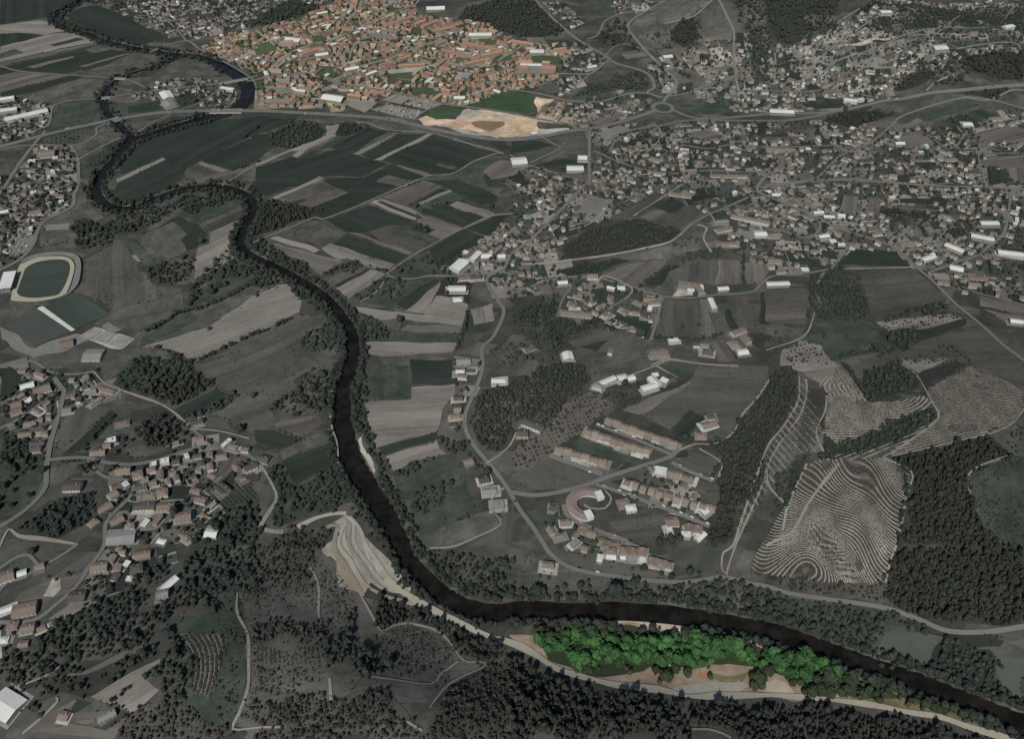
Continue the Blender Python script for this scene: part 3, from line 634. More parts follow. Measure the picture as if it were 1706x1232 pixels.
ROADLINES = """
highway 14 A1 -60,990 0,973 200,920 450,857 750,795 1000,755 1250,738 1706,735 A2 300,748 600,765 850,785 1000,815 1200,862 1500,915 1706,925 A3 200,905 400,865 520,855 750,800 920,745 985,722
highway 10 A3 1050,722 1200,780 1350,785 1500,775 1706,755 A4 150,752 400,747 650,700 760,672 900,655 1100,615 1300,597 1500,577 1706,565 1800,560
highway 9 A3 640,930 760,870 1000,830 1200,797 1706,802 A4 200,792 400,757
road 9 A3 1000,690 1020,650 1080,590 1085,530 1000,450 900,350 830,270 770,190 800,130 900,70 1020,0 1080,-40
road 8 A3 140,-40 200,50 360,200 480,290 620,370 690,420 860,470 920,510 945,580 900,610 990,650
road 6 A3 870,75 720,95 620,140 590,200 560,240 500,260
road 7 A3 1000,650 900,620 780,620 650,660 550,675 400,670 300,650 200,625 0,590
road 6 A3 1030,640 1150,620 1250,580 1350,550 1480,500 1470,400 1470,220 1430,120 1370,0
path 4 A3 1330,0 1230,90 1170,120 1010,160
road 6 A1 -40,425 0,435 120,470 350,490 700,515 850,530 960,580
road 7 A1 220,895 240,860 320,830 345,720 380,690 480,665 680,650 850,625 1050,600 1250,575 1450,555 1640,520 1706,500
road 6 A1 -60,1000 130,968 280,960 460,962 560,945 640,890 640,850 720,812
road 9 A1 300,870 200,990 100,1130 30,1240 -40,1330
road 8 A1 470,965 515,1060 515,1230 B1 490,100 475,180 300,270 250,340 220,430 130,530 -20,610
path 3 A1 525,1055 640,990 800,910
path 3 A1 910,878 1000,820 1130,752
road 5 A1 1200,722 1300,690 1440,600 1450,560
path 4 A1 1440,735 1540,680 1560,620 1540,580 1470,590
road 6 A1 990,350 1060,315 1230,270 1340,340 1500,420 1660,520 1700,600 1706,680 A2 20,680
road 5 A1 1230,270 1200,230 1100,130 1080,100
path 3 A1 1470,1230 1706,1085 A2 250,985
path 3 A2 980,1235 1150,1165 1300,1150 1450,1065 1600,1015 1640,1018
path 3 A2 1640,1018 1400,950 1180,885 960,868 830,850 740,815 640,812
road 5 B2 1080,-5 960,48 740,145 600,205 440,262 390,250 200,330 -20,415
path 3 B2 870,620 1010,520 1240,390 1400,310 1560,240 1700,225
path 3 B2 860,615 900,645 1030,657 1150,635 1240,640
path 3 B2 870,640 800,740 690,812
road 6 B2 1240,640 1400,635 1560,625 1706,610 
street 7 A2 90,470 150,410 250,340 400,290 550,240 600,150 680,60 710,-20
street 7 A2 -60,540 0,530 150,500 300,490 400,505 520,545 650,570 850,600 1050,640 1250,690 1450,715 1706,752 A3 90,770 250,800 380,825 430,850
street 7 A2 520,530 700,440 880,390 1000,340 1150,290 1220,260
street 6 A2 500,270 700,180 860,100 1050,30 1080,-20
street 6 A2 1050,360 1200,400 1400,450 1560,460 1620,560 1706,590
street 5 A2 620,390 640,320 700,280 900,290 1100,330
street 5 A2 160,620 380,640 500,560
street 5 A2 1560,460 1620,390 1706,345 A3 100,290 250,300
street 5 A2 0,200 130,300 210,330
street 5 A2 960,620 880,680 800,740
street 5 A2 1040,800 1110,740 1240,690
street 6 A3 0,490 250,490 480,490 540,480 640,400
street 5 A3 170,770 210,720 290,660
street 5 A2 710,50 900,90 1060,110
street 5 A2 640,100 420,130 300,170
street 5 A2 700,180 900,210 1100,250 1220,260 1400,300
street 5 A2 1100,150 1230,260
street 5 A2 1400,450 1500,420 1640,340
road 7 A3 515,870 515,1050 515,1230 B3 500,20 330,200 150,380 0,495 B2 1640,590 1540,640 1530,690 1600,800 1640,880 1570,1040 1500,1110 1500,1235 C2 1480,130 1430,250 1385,370 1390,470 1450,580 1560,710 1650,830 1706,925 C3 60,1000 150,1120 220,1230 D3 250,0 350,80 500,130 700,160 900,185 1150,195 1400,165 1550,200 1706,230 D4 150,270 400,310 750,360 1000,440 1200,520 1460,525 1706,490 1800,480
road 5 A3 -10,1025 100,1085 300,1150 500,1205 700,1230
road 5 A3 200,910 290,960 320,985 120,1080
road 5 A3 550,1000 700,1070 900,1130 1100,1150 1300,1130 1500,1140 1706,1130
road 5 A3 650,1010 690,930 800,880
road 5 A3 900,970 1100,960 1300,985 1450,960 1706,975
road 6 A4 -20,975 250,972 500,965 580,990 700,940 830,830 900,770 1100,700 1300,650 1460,665 1620,600 1706,600
road 5 A4 1300,640 1480,660 1706,720
road 5 A4 300,520 330,330 480,150 600,70 740,0 800,-40
road 5 A4 320,430 420,330 600,200 780,90 930,50 1250,45
path 3 A4 540,375 570,430 650,440 850,452
road 5 A4 340,520 480,400 700,330 900,240 1100,190 1400,185 1706,190
road 5 A4 970,240 1200,165 1450,50 1600,0
path 3 A4 1260,325 1450,292 1640,285 1690,340
road 5 A4 1550,150 1640,45 1740,30
road 4 A4 60,350 60,480 0,560
road 4 A4 930,20 930,100 780,90
path 3 A4 1060,600 1130,540 1260,490
road 5 A3 430,560 540,470 700,300 880,330
road 4 A3 1480,600 1706,600
road 4 A4 0,600 200,610 420,600 700,640
road 5 A4 830,830 900,885 1040,880 1170,970 1250,1010
road 5 A4 580,990 480,1040 380,1140 300,1190 0,1225
road 5 A4 1400,850 1600,795 1706,780
road 5 A4 300,1190 560,1185 820,1210 1100,1230
road 5 A4 1250,980 1350,870 1480,975 1550,1000
road 6 A4 1706,1015 1450,1020 1410,1050 1440,1180 1460,1240
road 6 B4 -40,55 0,45 300,15 560,5 1000,35 1250,45 1706,62 1760,62
road 6 B4 1620,60 1600,240 1560,370 1440,490 1706,520
road 5 B4 1440,490 1200,570 1080,612
road 7 B3 1706,-60 B4 -60,60 0,105 250,210 500,330 720,400 860,460 980,570 1100,670 1250,820 1420,960 1550,1080 1706,1200 1790,1270
road 5 B4 560,420 430,590 380,620 340,690
path 3 B4 500,592 980,580
road 5 B4 430,592 250,622 40,640 B3 1640,700 1580,745 1350,765 1150,785 990,770 830,720 580,650
road 5 B3 0,755 180,690 380,645 580,655
path 3 B4 320,880 280,1000 210,1060 60,1110 0,1130
road 4 B4 1080,650 1250,690 1400,750 1706,830
road 6 B3 0,490 230,300 500,20
road 6 B3 1706,40 1600,100 1450,170 1310,230 1200,290 1110,370
path 7 B3 1120,360 1040,415 900,450 700,490 500,520 200,555 60,560
path 6 B3 1230,300 1290,320 1270,390 1320,480
path 3 B3 380,335 520,290 700,170 880,90
path 4 B3 810,240 900,180 1040,90 1130,30
road 5 B3 990,780 970,900 920,1060
road 4 B3 400,710 340,790 300,910
path 3 B3 560,690 620,640 800,730 640,860
path 3 B3 920,1230 1040,1190 1250,1220 1500,1240
road 5 B4 0,330 120,345 280,385 360,300 250,210
road 8 C1 360,120 410,190 425,220 380,400 335,560 310,720 300,850 200,970 80,1060 -20,1120
road 7 C1 320,665 550,650 720,685 870,695 1050,665 1250,600 1400,580 1550,605 1650,640 1706,680 
path 6 C2 0,660 60,740 120,850 140,920 90,1010 35,1110 130,1140 185,1140
road 5 C1 -20,50 0,40 150,15 240,20 330,80 480,100 620,80
path 4 C1 620,80 700,160 850,220 1050,290 1150,350 1250,440
road 5 C1 1250,440 1320,500 1430,560 1440,600
road 6 C1 560,655 620,720 700,780 840,800 885,840 860,910 760,1010 700,1090 690,1230 D1 600,90 500,230 380,340 220,450 -30,465
path 3 C1 1230,770 1250,830 1370,890 1200,930 900,945 850,930
path 3 C1 1370,890 1470,990 1480,1030 1380,1110
path 3 C1 1190,1000 1100,1100 1000,1220
path 6 C1 0,1240 60,1125 130,1170 300,1190 500,1222
path 3 C1 1260,460 1450,475 1650,525
road 5 C1 -20,470 150,380 300,270 400,200
path 3 C2 1640,850 1550,940 1570,1010 1620,1090 1450,1180 1300,1240 1150,1250
path 3 C2 1520,690 1600,640 1680,570 C3 40,470 95,410
path 3 C2 545,690 540,560 500,430 490,260 530,170
road 8 C3 0,880 60,890 150,900 250,890 350,870 500,830 600,790 850,710 1060,640 1090,590
street 6 C3 560,825 750,890 1000,980 1150,1040 1310,1105
street 6 C3 345,960 360,1020 420,1070 560,1130 800,1225 D3 700,30 780,60
street 6 C3 560,430 800,520 1000,605 1060,630
street 6 C3 255,640 450,710 600,765
street 6 C3 1060,680 1150,730 1330,805
path 4 C3 1110,600 1220,560 1340,560 1460,490 1530,360 1620,260 1706,130
path 3 C3 1240,590 1380,680 1370,780
path 3 C3 590,180 800,100 960,40 1050,5 1250,30 1500,40
path 3 C3 960,45 1100,120
path 3 C3 480,960 520,985 620,985 660,920 620,870
path 3 C4 870,20 990,100 1100,290 1140,370 1060,460 830,620 780,650 960,745 930,900 860,1230 D4 820,60 790,200
path 3 C4 830,640 1100,580 1300,530 1480,490 1620,430 1690,350 1720,300
path 3 C4 1610,630 1340,760 1390,1000
path 3 C4 220,110 210,280 110,450 20,560 -60,760 -160,1060 -220,1235 D3 1400,0 1390,110 1430,150
path 3 C4 260,130 270,200 230,360 130,500 40,640 -20,820 -100,1000 -180,1180 D3 1450,40 1420,140
path 3 C4 400,240 390,340 330,480 380,610
path 4 C4 480,690 300,920 180,1130 60,1200 0,1235
path 3 C4 270,690 150,950 110,1130
path 3 C4 130,960 20,840 0,720
track 8 D2 860,170 1000,280 1150,370 1300,440 1500,540 1706,605 D3 150,672 300,770 500,832 720,882 1000,912 1170,952 1400,950 1706,945 D4 220,957 350,967 550,990 720,1012 950,1060 1150,1090 1350,1160 1530,1212 1650,1260
track 6 C2 280,1110 400,1050 530,1020 600,1020
path 3 D2 700,290 760,400 830,520 900,490 1000,470 1180,510 1280,590 1350,690 1400,725 1480,725 1520,750 1350,830 1250,900 1150,1030
path 3 D2 1340,720 1220,810 1160,870 900,840 760,820
path 3 D2 360,100 400,170 420,260 415,400 440,480
path 3 D2 490,830 500,980
path 3 D2 1000,1120 1100,1180
path 3 D1 1570,270 1570,400 1640,550 1645,750 1640,900 1580,1070 1540,1170 1706,1160 D2 200,1155
path 3 D1 0,960 120,890 300,820 420,740
path 3 D1 150,1200 260,1110 380,990 370,960
road 5 D1 -20,120 120,30 200,20 240,70 300,80 440,0 520,-60
road 5 D1 -20,280 60,190 180,150 320,80
path 3 D1 330,470 520,380 640,330
path 3 D3 1160,1130 1180,1170 1300,1170 1400,1200 1450,1230
"""
# woods and scattered trees: crop, kind of tree, spacing in m, what the place is called, outline
WOODS = """
A2|bush|9|strip along the highway embankment|60,775 740,810 830,790 1000,815 1250,868 1640,1005 1600,1000 1180,885 960,862 740,850 575,815 470,825 280,790
A2|broad|8|dark copse among the green fields below the town|40,925 250,800 400,820 470,860 440,912 250,980 120,970
A2|broad|8|small copse at the tan clearing below the town|530,890 560,822 700,815 740,860 560,902
A1|olive|8.5|orchard rows beside the highway bend|300,920 460,868 580,882 540,940 420,955 290,950
A1|olive|8.5|orchard at the fork of the river|560,1055 800,932 850,945 700,1085 570,1105
A1|broad|22|meadow inside the river loop|930,870 1140,765 1390,768 1200,822 1000,878
A1|broad|14|old mill yard by the bridge|1150,640 1290,600 1290,700 1190,715
A3|pine|8|wooded hill behind the town|0,30 -60,0 140,10 250,110 350,200 300,233 100,245 0,232 A2 1600,200 1500,150 1340,125 1380,60 1500,20 1706,-20
A2|broad|8|wooded ridge left of the town|0,120 230,0 330,30 440,50 270,110 130,165 0,190 A1 1580,170 1640,130
A1|bush|8|village edge at the top of the river|560,40 640,0 700,20 780,70 640,50
A3|pine|8.5|dark gully on the far brown hill|1060,200 1180,120 1260,250 1130,310 1050,270
A3|bush|11|brown hill at the top|785,190 820,130 1020,30 1330,0 1180,110 1000,170 1080,240 1000,310 900,335
A3|bush|9|dark valley side at the top|1180,0 1706,-20 1706,200 1480,140 1430,120 1250,200
A3|pine|8|dark slopes of the far hill|1500,0 1706,-20 1706,150 1620,170 1480,110
A3|broad|9|dark slopes of the far hill|1500,200 1600,210 1706,330 1706,560 1600,470 1540,300
A3|broad|10|dark slopes of the far hill|880,230 1000,200 1240,130 1270,300 1130,330 960,300
A4|pine|8.5|dark slopes of the far hill|300,250 250,120 420,60 500,130 430,230
A4|broad|10|dark gullies of the far valley|1000,110 1250,90 1240,160 1000,200
A4|broad|11|dark gullies of the far valley|940,410 1300,400 1320,540 1120,560
A4|broad|10|dark gullies of the far valley|640,180 760,130 860,190 700,215
A4|bush|9|far right countryside|740,30 1706,-20 1706,320 1140,330 900,330 700,250
A4|broad|12|far right countryside|1000,430 1300,330 1340,470 1290,560 1130,590
A3|broad|9|wooded slope above the roundabout|640,520 700,485 830,490 900,560 860,600 620,600 470,650 400,640 500,600
A3|broad|10|roadside wood on the far road bend|570,240 640,200 680,130 780,140 760,200 840,310 880,340 700,340 620,300
A3|broad|11|roadside wood on the far road bend|880,450 980,440 1060,540 1000,600 950,560
A3|broad|14|wooded gardens right of the far road|1050,420 1250,330 1440,300 1450,400 1280,470 1100,540
A3|pine|9|rocky hill at the right of the far road|1480,140 1706,200 1706,500 1620,380 1560,250
A3|broad|11|wooded knoll below the highway|700,1000 760,930 1000,880 1100,930 960,1000 900,980 830,1080 740,1060
A3|broad|12|gardens of the knoll village|860,1060 1000,980 1250,1000 1180,1060 1000,1040 900,1130
A4|pine|8|dark hill at the top of the photo|0,0 520,-10 470,60 250,110 300,250 130,300 60,250 0,120
A4|pine|8|dark plantation by the far valley road|570,90 740,20 780,20 690,70 600,100
A4|pine|8.5|pine hill at the far right|1300,450 1330,380 1500,335 1706,350 1706,540 1560,522
A4|pine|8|dark spur above the highway|850,575 950,480 1100,450 1120,500 1000,570 870,605
A4|broad|10|green slope above the highway|900,370 1000,380 1120,450 950,480 940,430
A4|broad|10|green slope above the highway|560,560 700,590 850,600 700,640 600,600
A4|pine|7.5|dark block below the highway|370,800 530,742 700,730 850,762 720,800 560,842 400,802
A4|pine|8|dark triangle beside the highway|1310,622 1460,592 1640,597 1500,652
A4|broad|12|hedged field corner at the far right|1180,800 1280,752 1430,800 1330,832
A4|broad|9|green valley left of the far village|80,420 160,370 260,390 270,450 180,480
B1|broad|7|wooded river bend below the fields|690,290 850,222 1100,165 1250,118 1450,75 1550,95 1600,125 1300,210 1170,200 1000,300 800,360 720,340
B1|broad|7|wooded strip by the river bend|1200,200 1500,110 1560,115 1300,222
B1|broad|7.5|wood between the stadium and the river bend|500,290 560,270 690,290 800,350 760,400 640,450 510,450
B1|broad|8|copse in the brown meadow right of the stadium|920,590 1150,545 1260,590 1250,650 1120,710 1000,670
B1|broad|11|tree rows of the grey-green strip fields|1300,640 1430,590 1540,570 1706,530 1706,600 1500,700 1290,830 1230,790 1290,700
B1|broad|13|edge of the brown meadow|1220,480 1290,450 1290,540 1260,590 1150,545
B1|broad|12|suburb left of the stadium|280,80 420,60 450,160 330,230 260,220
B1|broad|12|suburb left of the stadium|0,250 200,270 230,330 60,340
B2|plant|5.2|dark poplar plantation by the river|-40,385 0,230 80,145 200,160 370,210 390,240 150,320
B2|broad|8|copse among the tan and green fields|1020,320 1080,293 1180,330 1130,357
B2|broad|7|hedge between the tan fields near the river|430,645 590,545 640,540 720,580 560,620
B2|broad|8|wooded strip leading to the river|620,790 860,640 890,650 700,812
B2|broad|15|overgrown meadow by the white halls|890,602 1140,470 1200,490 1240,600 1060,650 950,640
B2|broad|10|overgrown corner of the green field|830,720 900,670 1020,680 930,790 830,780
B2|broad|7|riverside wood at the tan fields|670,910 820,915 860,1000 940,1030 800,1060 700,1030
B2|broad|7|riverside wood at the tan fields|290,1060 450,960 600,960 610,1100 420,1150 300,1130
B2|broad|8|riverside wood below the plantation|-50,400 60,400 180,490 320,560 420,640 330,640 100,500 0,480
B2|broad|8|left bank wood above the long tan fields|-60,560 60,600 200,680 300,700 440,830 460,900 320,830 230,700 0,700
B2|broad|8|left bank wood at the brown meadow|B1 1540,400 1560,500 1706,450 1706,540 1640,640 1540,640 1400,600
B2|broad|9|dark gardens beside the white halls|1210,660 1400,640 1430,640 1400,820 1250,760
B3|pine|5.2|dark bushy hill in the middle of the photo|300,520 400,400 560,320 820,260 1110,340 1080,390 900,450 700,490 450,512
B3|broad|8|wooded cutting below the bushy hill|1040,560 1250,460 1530,460 1400,500 1160,560 1050,570
B3|broad|8|wooded cutting below the bushy hill|1030,430 1240,390 1250,420 1100,450
B3|broad|8|wooded strip below the pale track|290,600 700,520 790,530 600,600 400,640
B3|broad|9|wooded strip below the pale track|880,700 960,600 1100,570 1130,575 1000,610 920,690
B3|broad|8|green wood between the villages|0,900 180,800 330,740 300,900 560,920 620,950 500,1000 370,1060 340,1140 250,1060 220,980 0,960
B3|broad|13|gardens at the foot of the green wood|0,960 220,980 340,1140 420,1200 200,1230 0,1200
B3|olive|8|olive grove beside the green wood|B2 1540,1110 1706,1080 B3 60,1180 0,1235 B2 1580,1235
B4|broad|6.5|dark square wood on the hill meadow|310,640 400,600 600,620 640,700 690,900 650,930 320,930 290,800
B4|bush|16|hill meadow right of the square wood|600,600 980,590 1060,660 1200,790 1130,850 700,900 650,722
B4|broad|8|hedge along the pale orchard|700,930 900,880 1050,840 1200,840 1180,880 950,900 750,935
B4|broad|9|triangular dark copse below the pale orchard|780,1000 960,1000 1020,1060 930,1130 820,1070
B4|bush|7|scrubby strip beside the triangular copse|1000,1000 1330,930 1340,955 1000,1075
B4|olive|7|pale orchard on the hill|730,940 1260,880 1300,920 1000,990 800,987
B4|olive|7.5|dotted orchard below the path|100,1230 110,1130 230,1060 370,1100 440,1225
B4|olive|8.5|rows of the upper brown orchard|880,1230 1000,1130 1160,1080 1300,1120 1400,1235
B4|broad|12|farm by the square meadow|740,1070 880,1060 860,1140 780,1200 640,1150
B4|plant|4.5|dark hedge plantation in the village fields|760,200 1150,240 1130,275 760,235
B4|broad|11|path junction trees|0,1010 100,1010 170,1060 60,1110
B4|broad|11|path junction trees|0,1130 120,1130 80,1200 0,1230
C1|broad|6.5|wood beyond the left hamlet|740,160 830,60 850,0 1300,-10 1280,60 1180,90 900,190 850,200
C1|plant|5.0|dense dark plantation beyond the left hamlet|910,200 1280,60 1340,90 1420,180 1150,320 1050,270
C1|broad|6.5|tree strip beside the brown meadow|1200,395 1500,235 1560,250 1480,310 1260,400
C1|plant|5.2|dark plantation at the hamlet road|880,450 1080,340 1230,430 1150,540 1130,610 1020,570 900,500
C1|broad|9|wooded meadow at the left edge|0,480 110,480 250,610 240,680 150,760 0,680
C1|broad|15|wooded meadow at the left edge|0,700 280,700 200,950 0,1030
C1|broad|8|round copse at the road fork|470,730 560,680 650,690 640,750 560,770
C1|broad|7|road island copse|720,710 760,695 800,700 770,735 720,740
C1|broad|7.5|wood below the road fork|130,1100 340,960 620,870 600,1050 430,1160 370,1190
C1|broad|8|wooded slope beside the vineyard|1300,1150 1500,1000 1706,920 1706,1230 1200,1230
C1|broad|13|hamlet gardens|760,480 860,560 1100,610 900,660 780,620
C1|broad|13|hamlet gardens|440,180 640,130 820,240 600,310 430,300
C1|broad|13|hamlet gardens|900,960 1180,940 1400,1000 1350,1130 1000,1100
C1|broad|12|left edge gardens|0,250 140,170 300,280 100,400
C2|broad|9|left bank wood by the brown meadow|100,330 250,180 400,60 560,40 560,150 500,250 480,330 400,400 330,350 230,370
C2|broad|7.5|left bank wood above the sand bar|500,260 560,160 580,260 560,420 540,640 510,500 490,420
C2|broad|7|wood below the riverside field|270,850 420,760 560,720 640,850 690,920 500,1000 330,1050 250,980
C2|broad|7|wood below the riverside field|90,1080 150,930 60,740 120,700 270,850 220,1000 250,1080 130,1110
C2|broad|7|right bank wood above the sand bar|630,160 700,180 720,280 760,440 800,580 700,480 660,350 620,290
C2|broad|7|right bank strip by the sand bar|690,480 760,520 830,640 900,760 960,900 1040,1100 1080,1230 1030,1230 930,1000 840,800 760,660
C2|broad|7.5|grey copse in the green meadow by the river|1050,880 1150,830 1290,800 1330,860 1270,940 1100,1020 1000,1000
C2|broad|7|copse beside the tan field corner|1210,520 1390,540 1370,600 1290,620 1220,590
C2|broad|8|hedge below the lower tan field|920,760 1000,700 1130,640 1210,650 1100,700 980,770
C2|bush|5|rough bushy field by the green crop|720,140 800,60 1000,50 1020,140 740,165
C2|bush|8|rough bushy field by the green crop|710,170 1020,160 1030,250 730,262
C2|pine|4.6|dark wooded hill at the road bend|1390,400 1500,220 1706,160 1706,520 1600,600 1480,570
C2|broad|12|roadside gardens|1370,560 1460,620 1560,760 1480,760 1400,680
C2|broad|7|bank below the quarry track|640,980 700,1010 800,1110 830,1200 760,1190 700,1080
C3|pine|4.6|dark wooded hill at the road bend|0,400 0,150 100,90 400,20 480,60 530,150 400,240 200,460 100,400
C3|olive|6.5|scrubby orchard above the terraced houses|0,580 200,470 400,250 560,220 660,290 560,420 340,560 100,720 0,740
C3|broad|8|trees behind the white villas|540,200 700,220 860,250 840,290 700,330 660,290 560,220
C3|broad|9|trees behind the white villas|720,170 860,140 890,160 740,210
C3|bush|16|dry meadow by the vegetable field|860,370 870,352 1180,140 1240,40 1690,42 1690,130 1600,290 1480,400 1180,332 1040,460
C3|plant|4.0|long dark pine strip beside the vine terraces|1706,150 C4 90,50 220,90 200,280 100,450 0,560 C3 1640,800 1560,960 1500,1000 1420,1200 1390,1235 1300,1235 1320,1100 1380,970 1340,800 1390,640 1300,580 1420,530 1480,420 1620,270 1706,150
C3|broad|8|dark clump at the lower houses|960,1150 1080,1130 1120,1190 1180,1235 950,1235
C3|bush|9|bushes of the upper slope|980,40 1050,10 1240,40 1200,110 1120,122
C3|broad|8|fringe of the dirt track|1130,520 1170,520 1180,560 1120,560
C4|broad|6.5|green gully between the terraces|380,620 480,570 870,400 1050,330 1110,340 1090,410 850,560 500,650 340,655
C4|broad|7|green gully between the terraces|20,1010 60,830 200,650 300,640 240,720 120,960 60,1080
C4|plant|4.6|dark plantation right of the vine terraces|840,655 1110,592 1470,507 1600,632 1340,760 980,772
C4|plant|3.7|dark scrub plantation right of the vine terraces|970,775 1350,760 1380,1000 1400,1100 1540,1235 870,1235
C4|broad|7|dark copse in the upper terraces|640,180 690,70 840,30 870,10 990,100 1030,182 680,282
C4|bush|7|green strip in the upper terraces|1000,102 1240,10 1300,30 1040,172
C4|bush|3.6|green hill at the right edge|1360,750 1640,642 1706,660 1706,1235 1540,1235 1450,1150 1390,952
C4|olive|8|orchard at the right edge|1560,480 1690,420 1706,620 1620,620
D4|plant|4.0|dark scrub hillside above the river road|835,0 1706,-10 1706,470 1400,480 1000,430 800,300 790,200
D4|scrubt|4.6|scrub belt below the vine terraces|-20,150 380,195 790,205 800,300 500,290 200,250 0,200
D4|broad|7|wooded right bank below the terraces|-60,270 150,300 380,340 700,380 870,400 1000,450 1000,540 830,505 750,545 740,690 600,662 400,602 280,552 100,480 0,452 -80,420
D4|broad|6.5|dense wood right of the riverside meadow|1100,742 1180,580 1280,590 1480,650 1540,720 1540,860 1620,955 1480,980 1300,900 1080,830 740,705 760,690
D4|bush|8|roadside scrub at the lower right|1000,540 1180,540 1200,525 1450,530 1560,600 1540,640 1280,590 1180,560
D4|plant|4.7|dark pine hillside at the bottom right|-20,1020 350,1020 700,1070 1100,1150 1300,1205 1450,1280 -20,1280
D4|park2|7.5|dark tail of the riverside park|240,840 400,800 520,790 700,870 900,950 1250,1010 1400,1140 1300,1120 1000,1050 700,990 560,940 540,880 400,900
D3|plant|4.7|dark pine hillside at the bottom right|1200,1015 1706,1015 1706,1250 1440,1250 1400,1180 1300,1150 1190,1150
D3|plant|4.9|dark pine hillside below the park|-20,670 240,815 460,890 700,935 980,955 1160,1025 1150,1250 -40,1250
D3|park|6.0|bright green riverside park|190,530 330,545 560,560 600,640 560,760 470,800 400,720 300,700 230,680 175,610
D3|park|6.3|bright green riverside park|580,640 700,570 960,540 1130,590 1260,565 1420,630 1430,720 1300,760 1220,790 1100,760 900,760 800,745 620,720
D3|park|6.3|bright green riverside park|1330,550 1450,600 1706,700 1706,785 1600,760 1440,670 1380,640
D4|park|6.3|bright green riverside park|-10,680 150,690 320,720 370,790 240,835 110,820 -10,780
D3|park2|7|dark lower trees of the riverside park|1320,790 1380,770 1400,800 1340,820
D3|park2|7|dark lower trees of the riverside park|1560,800 1640,780 1706,820 1706,900 1600,920 1550,880
D4|park|6.5|bright green riverside park|300,735 470,790 560,850 500,870 380,820
D4|park2|6.5|dark tail of the riverside park|120,840 300,830 500,860 480,960 330,960 250,940
D3|park2|8|dark lower trees of the riverside park|640,770 720,740 830,775 800,812
D3|park2|7.5|dark lower trees of the riverside park|930,770 1060,790 1070,890 950,870
D3|park2|7.5|dark lower trees of the riverside park|1100,740 1220,790 1180,860 1110,830
D3|park2|6.5|dark trees along the inner edge of the riverside park|170,500 600,490 1100,560 1330,560 1330,600 1120,590 960,545 700,580 560,575 330,560 200,545
D3|park2|6.5|dark lower trees of the riverside park|240,680 400,680 470,790 600,800 640,700 560,640 400,650
D3|park2|8|dark lower trees of the riverside park|300,690 400,690 440,740 330,740
D3|broad|7.5|olive trees between the park and the river|-40,470 100,465 330,470 600,470 620,530 400,560 330,545 200,520 0,545
D3|broad|7.5|olive trees between the park and the river|640,500 860,500 1060,500 1100,560 950,535 700,570
D3|broad|7.5|olive trees between the park and the river|1190,510 1350,530 1706,600 1706,690 1450,590 1330,545
D4|broad|7.5|olive trees between the park and the river|-20,600 150,650 350,740 560,800 500,800 320,725 150,690 0,670
D4|broad|7.5|dark trees on the park river bank|500,740 720,800 1000,900 1300,1010 1500,1090 1700,1190 1500,1170 1300,1110 1000,1000 700,880
D4|park2|9|dark tail of the riverside park|540,930 700,960 700,1000 400,960
D3|broad|7.5|wooded right bank below the river road|-60,240 0,235 80,260 250,290 160,325 0,310
D3|broad|8|wooded right bank below the river road|600,260 700,225 740,190 1000,215 1400,190 1550,215 1706,240 1706,490 1500,430 1250,420 1050,370 750,330 620,320
D3|broad|14|green meadow above the lower river|100,150 400,150 620,200 600,310 300,310 150,270
D3|broad|12|lower gardens of the estate|640,90 900,100 1100,140 1300,120 1200,165 800,160
D2|plant|4.3|dense brush between the quarry and the river|770,310 860,310 1080,365 1400,520 1706,640 1500,735 1350,690 1180,500 1000,460 830,510
D2|scrubt|3.9|dark scrub hillside at the bottom|1100,1250 1200,1000 1400,850 1520,760 1706,672 1706,1250
D2|scrubt|3.9|dark scrub hillside at the bottom|0,960 480,970 900,900 930,1000 1100,1250 0,1250
D2|broad|7|bushy clump on the grey hillside|440,560 600,550 780,640 790,720 650,690 500,762 470,640
D2|broad|7|bushy clump on the grey hillside|560,400 680,380 680,460 580,560 490,500
D2|scrubt|4.6|dark scrub left of the quarry|0,-60 350,-60 420,20 370,140 200,250 50,220 0,190
D2|scrubt|4.6|dark scrub left of the quarry|C2 80,1230 200,1110 450,1110 490,1160 430,1230 D2 300,0
D2|bush|3.4|bushes of the grey hillside|0,260 350,170 540,120 640,280 720,380 650,560 440,450 200,480 0,480
D2|scrubt|3.6|bushes of the grey hillside|0,450 440,470 430,560 0,600
D2|bush|3.2|grey hillside inside the looped track|780,560 1000,480 1170,520 1330,690 1200,790 900,830 750,800
D2|broad|8|bushes below the looped track|620,740 760,720 900,770 880,830 640,900
D2|bush|3.5|pale grass plot on the grey hillside|0,780 480,770 480,850 0,920
D2|broad|8|bank between the quarry and the river|860,60 960,40 1000,150 1080,250 1180,330 1100,300 960,220 900,120
D2|broad|7.5|right bank inside the river bend|1080,0 1300,-10 1706,60 1706,300 1600,310 1400,280 1250,220 1130,110
D2|bush|9|right bank inside the river bend|C2 1100,1230 1300,1230 D2 1450,60 1250,130 1130,60
D1|broad|7|dark wood across the lower left valley|0,890 0,690 60,640 300,642 340,500 620,332 840,232 950,260 1000,470 950,600 850,640 550,720 330,840 60,892
D1|broad|7.5|wood around the white hillside house|950,90 1100,80 1180,170 1080,260 1000,200 840,240 860,160
D1|broad|7|dark wood across the lower left valley|1050,310 1180,170 1280,250 1440,160 1440,380 1250,350 1100,470 1000,470
D1|broad|7.5|wooded slope above the curved terraces|1180,170 1300,-20 1706,-40 1706,250 1560,250 1440,160 1280,260
D1|broad|7.5|wood left of the curved terraces|1000,500 1190,480 1190,560 1290,720 1280,900 1180,1050 1050,1000 1080,860 980,800 1090,720 1180,620
D1|broad|8|thickets between the lower left fields|330,840 570,760 600,800 460,860 350,870
D1|broad|8|thickets between the lower left fields|640,830 800,750 960,640 1060,680 900,760 760,850
D1|broad|9|thickets between the lower left fields|400,900 540,870 570,960 480,960
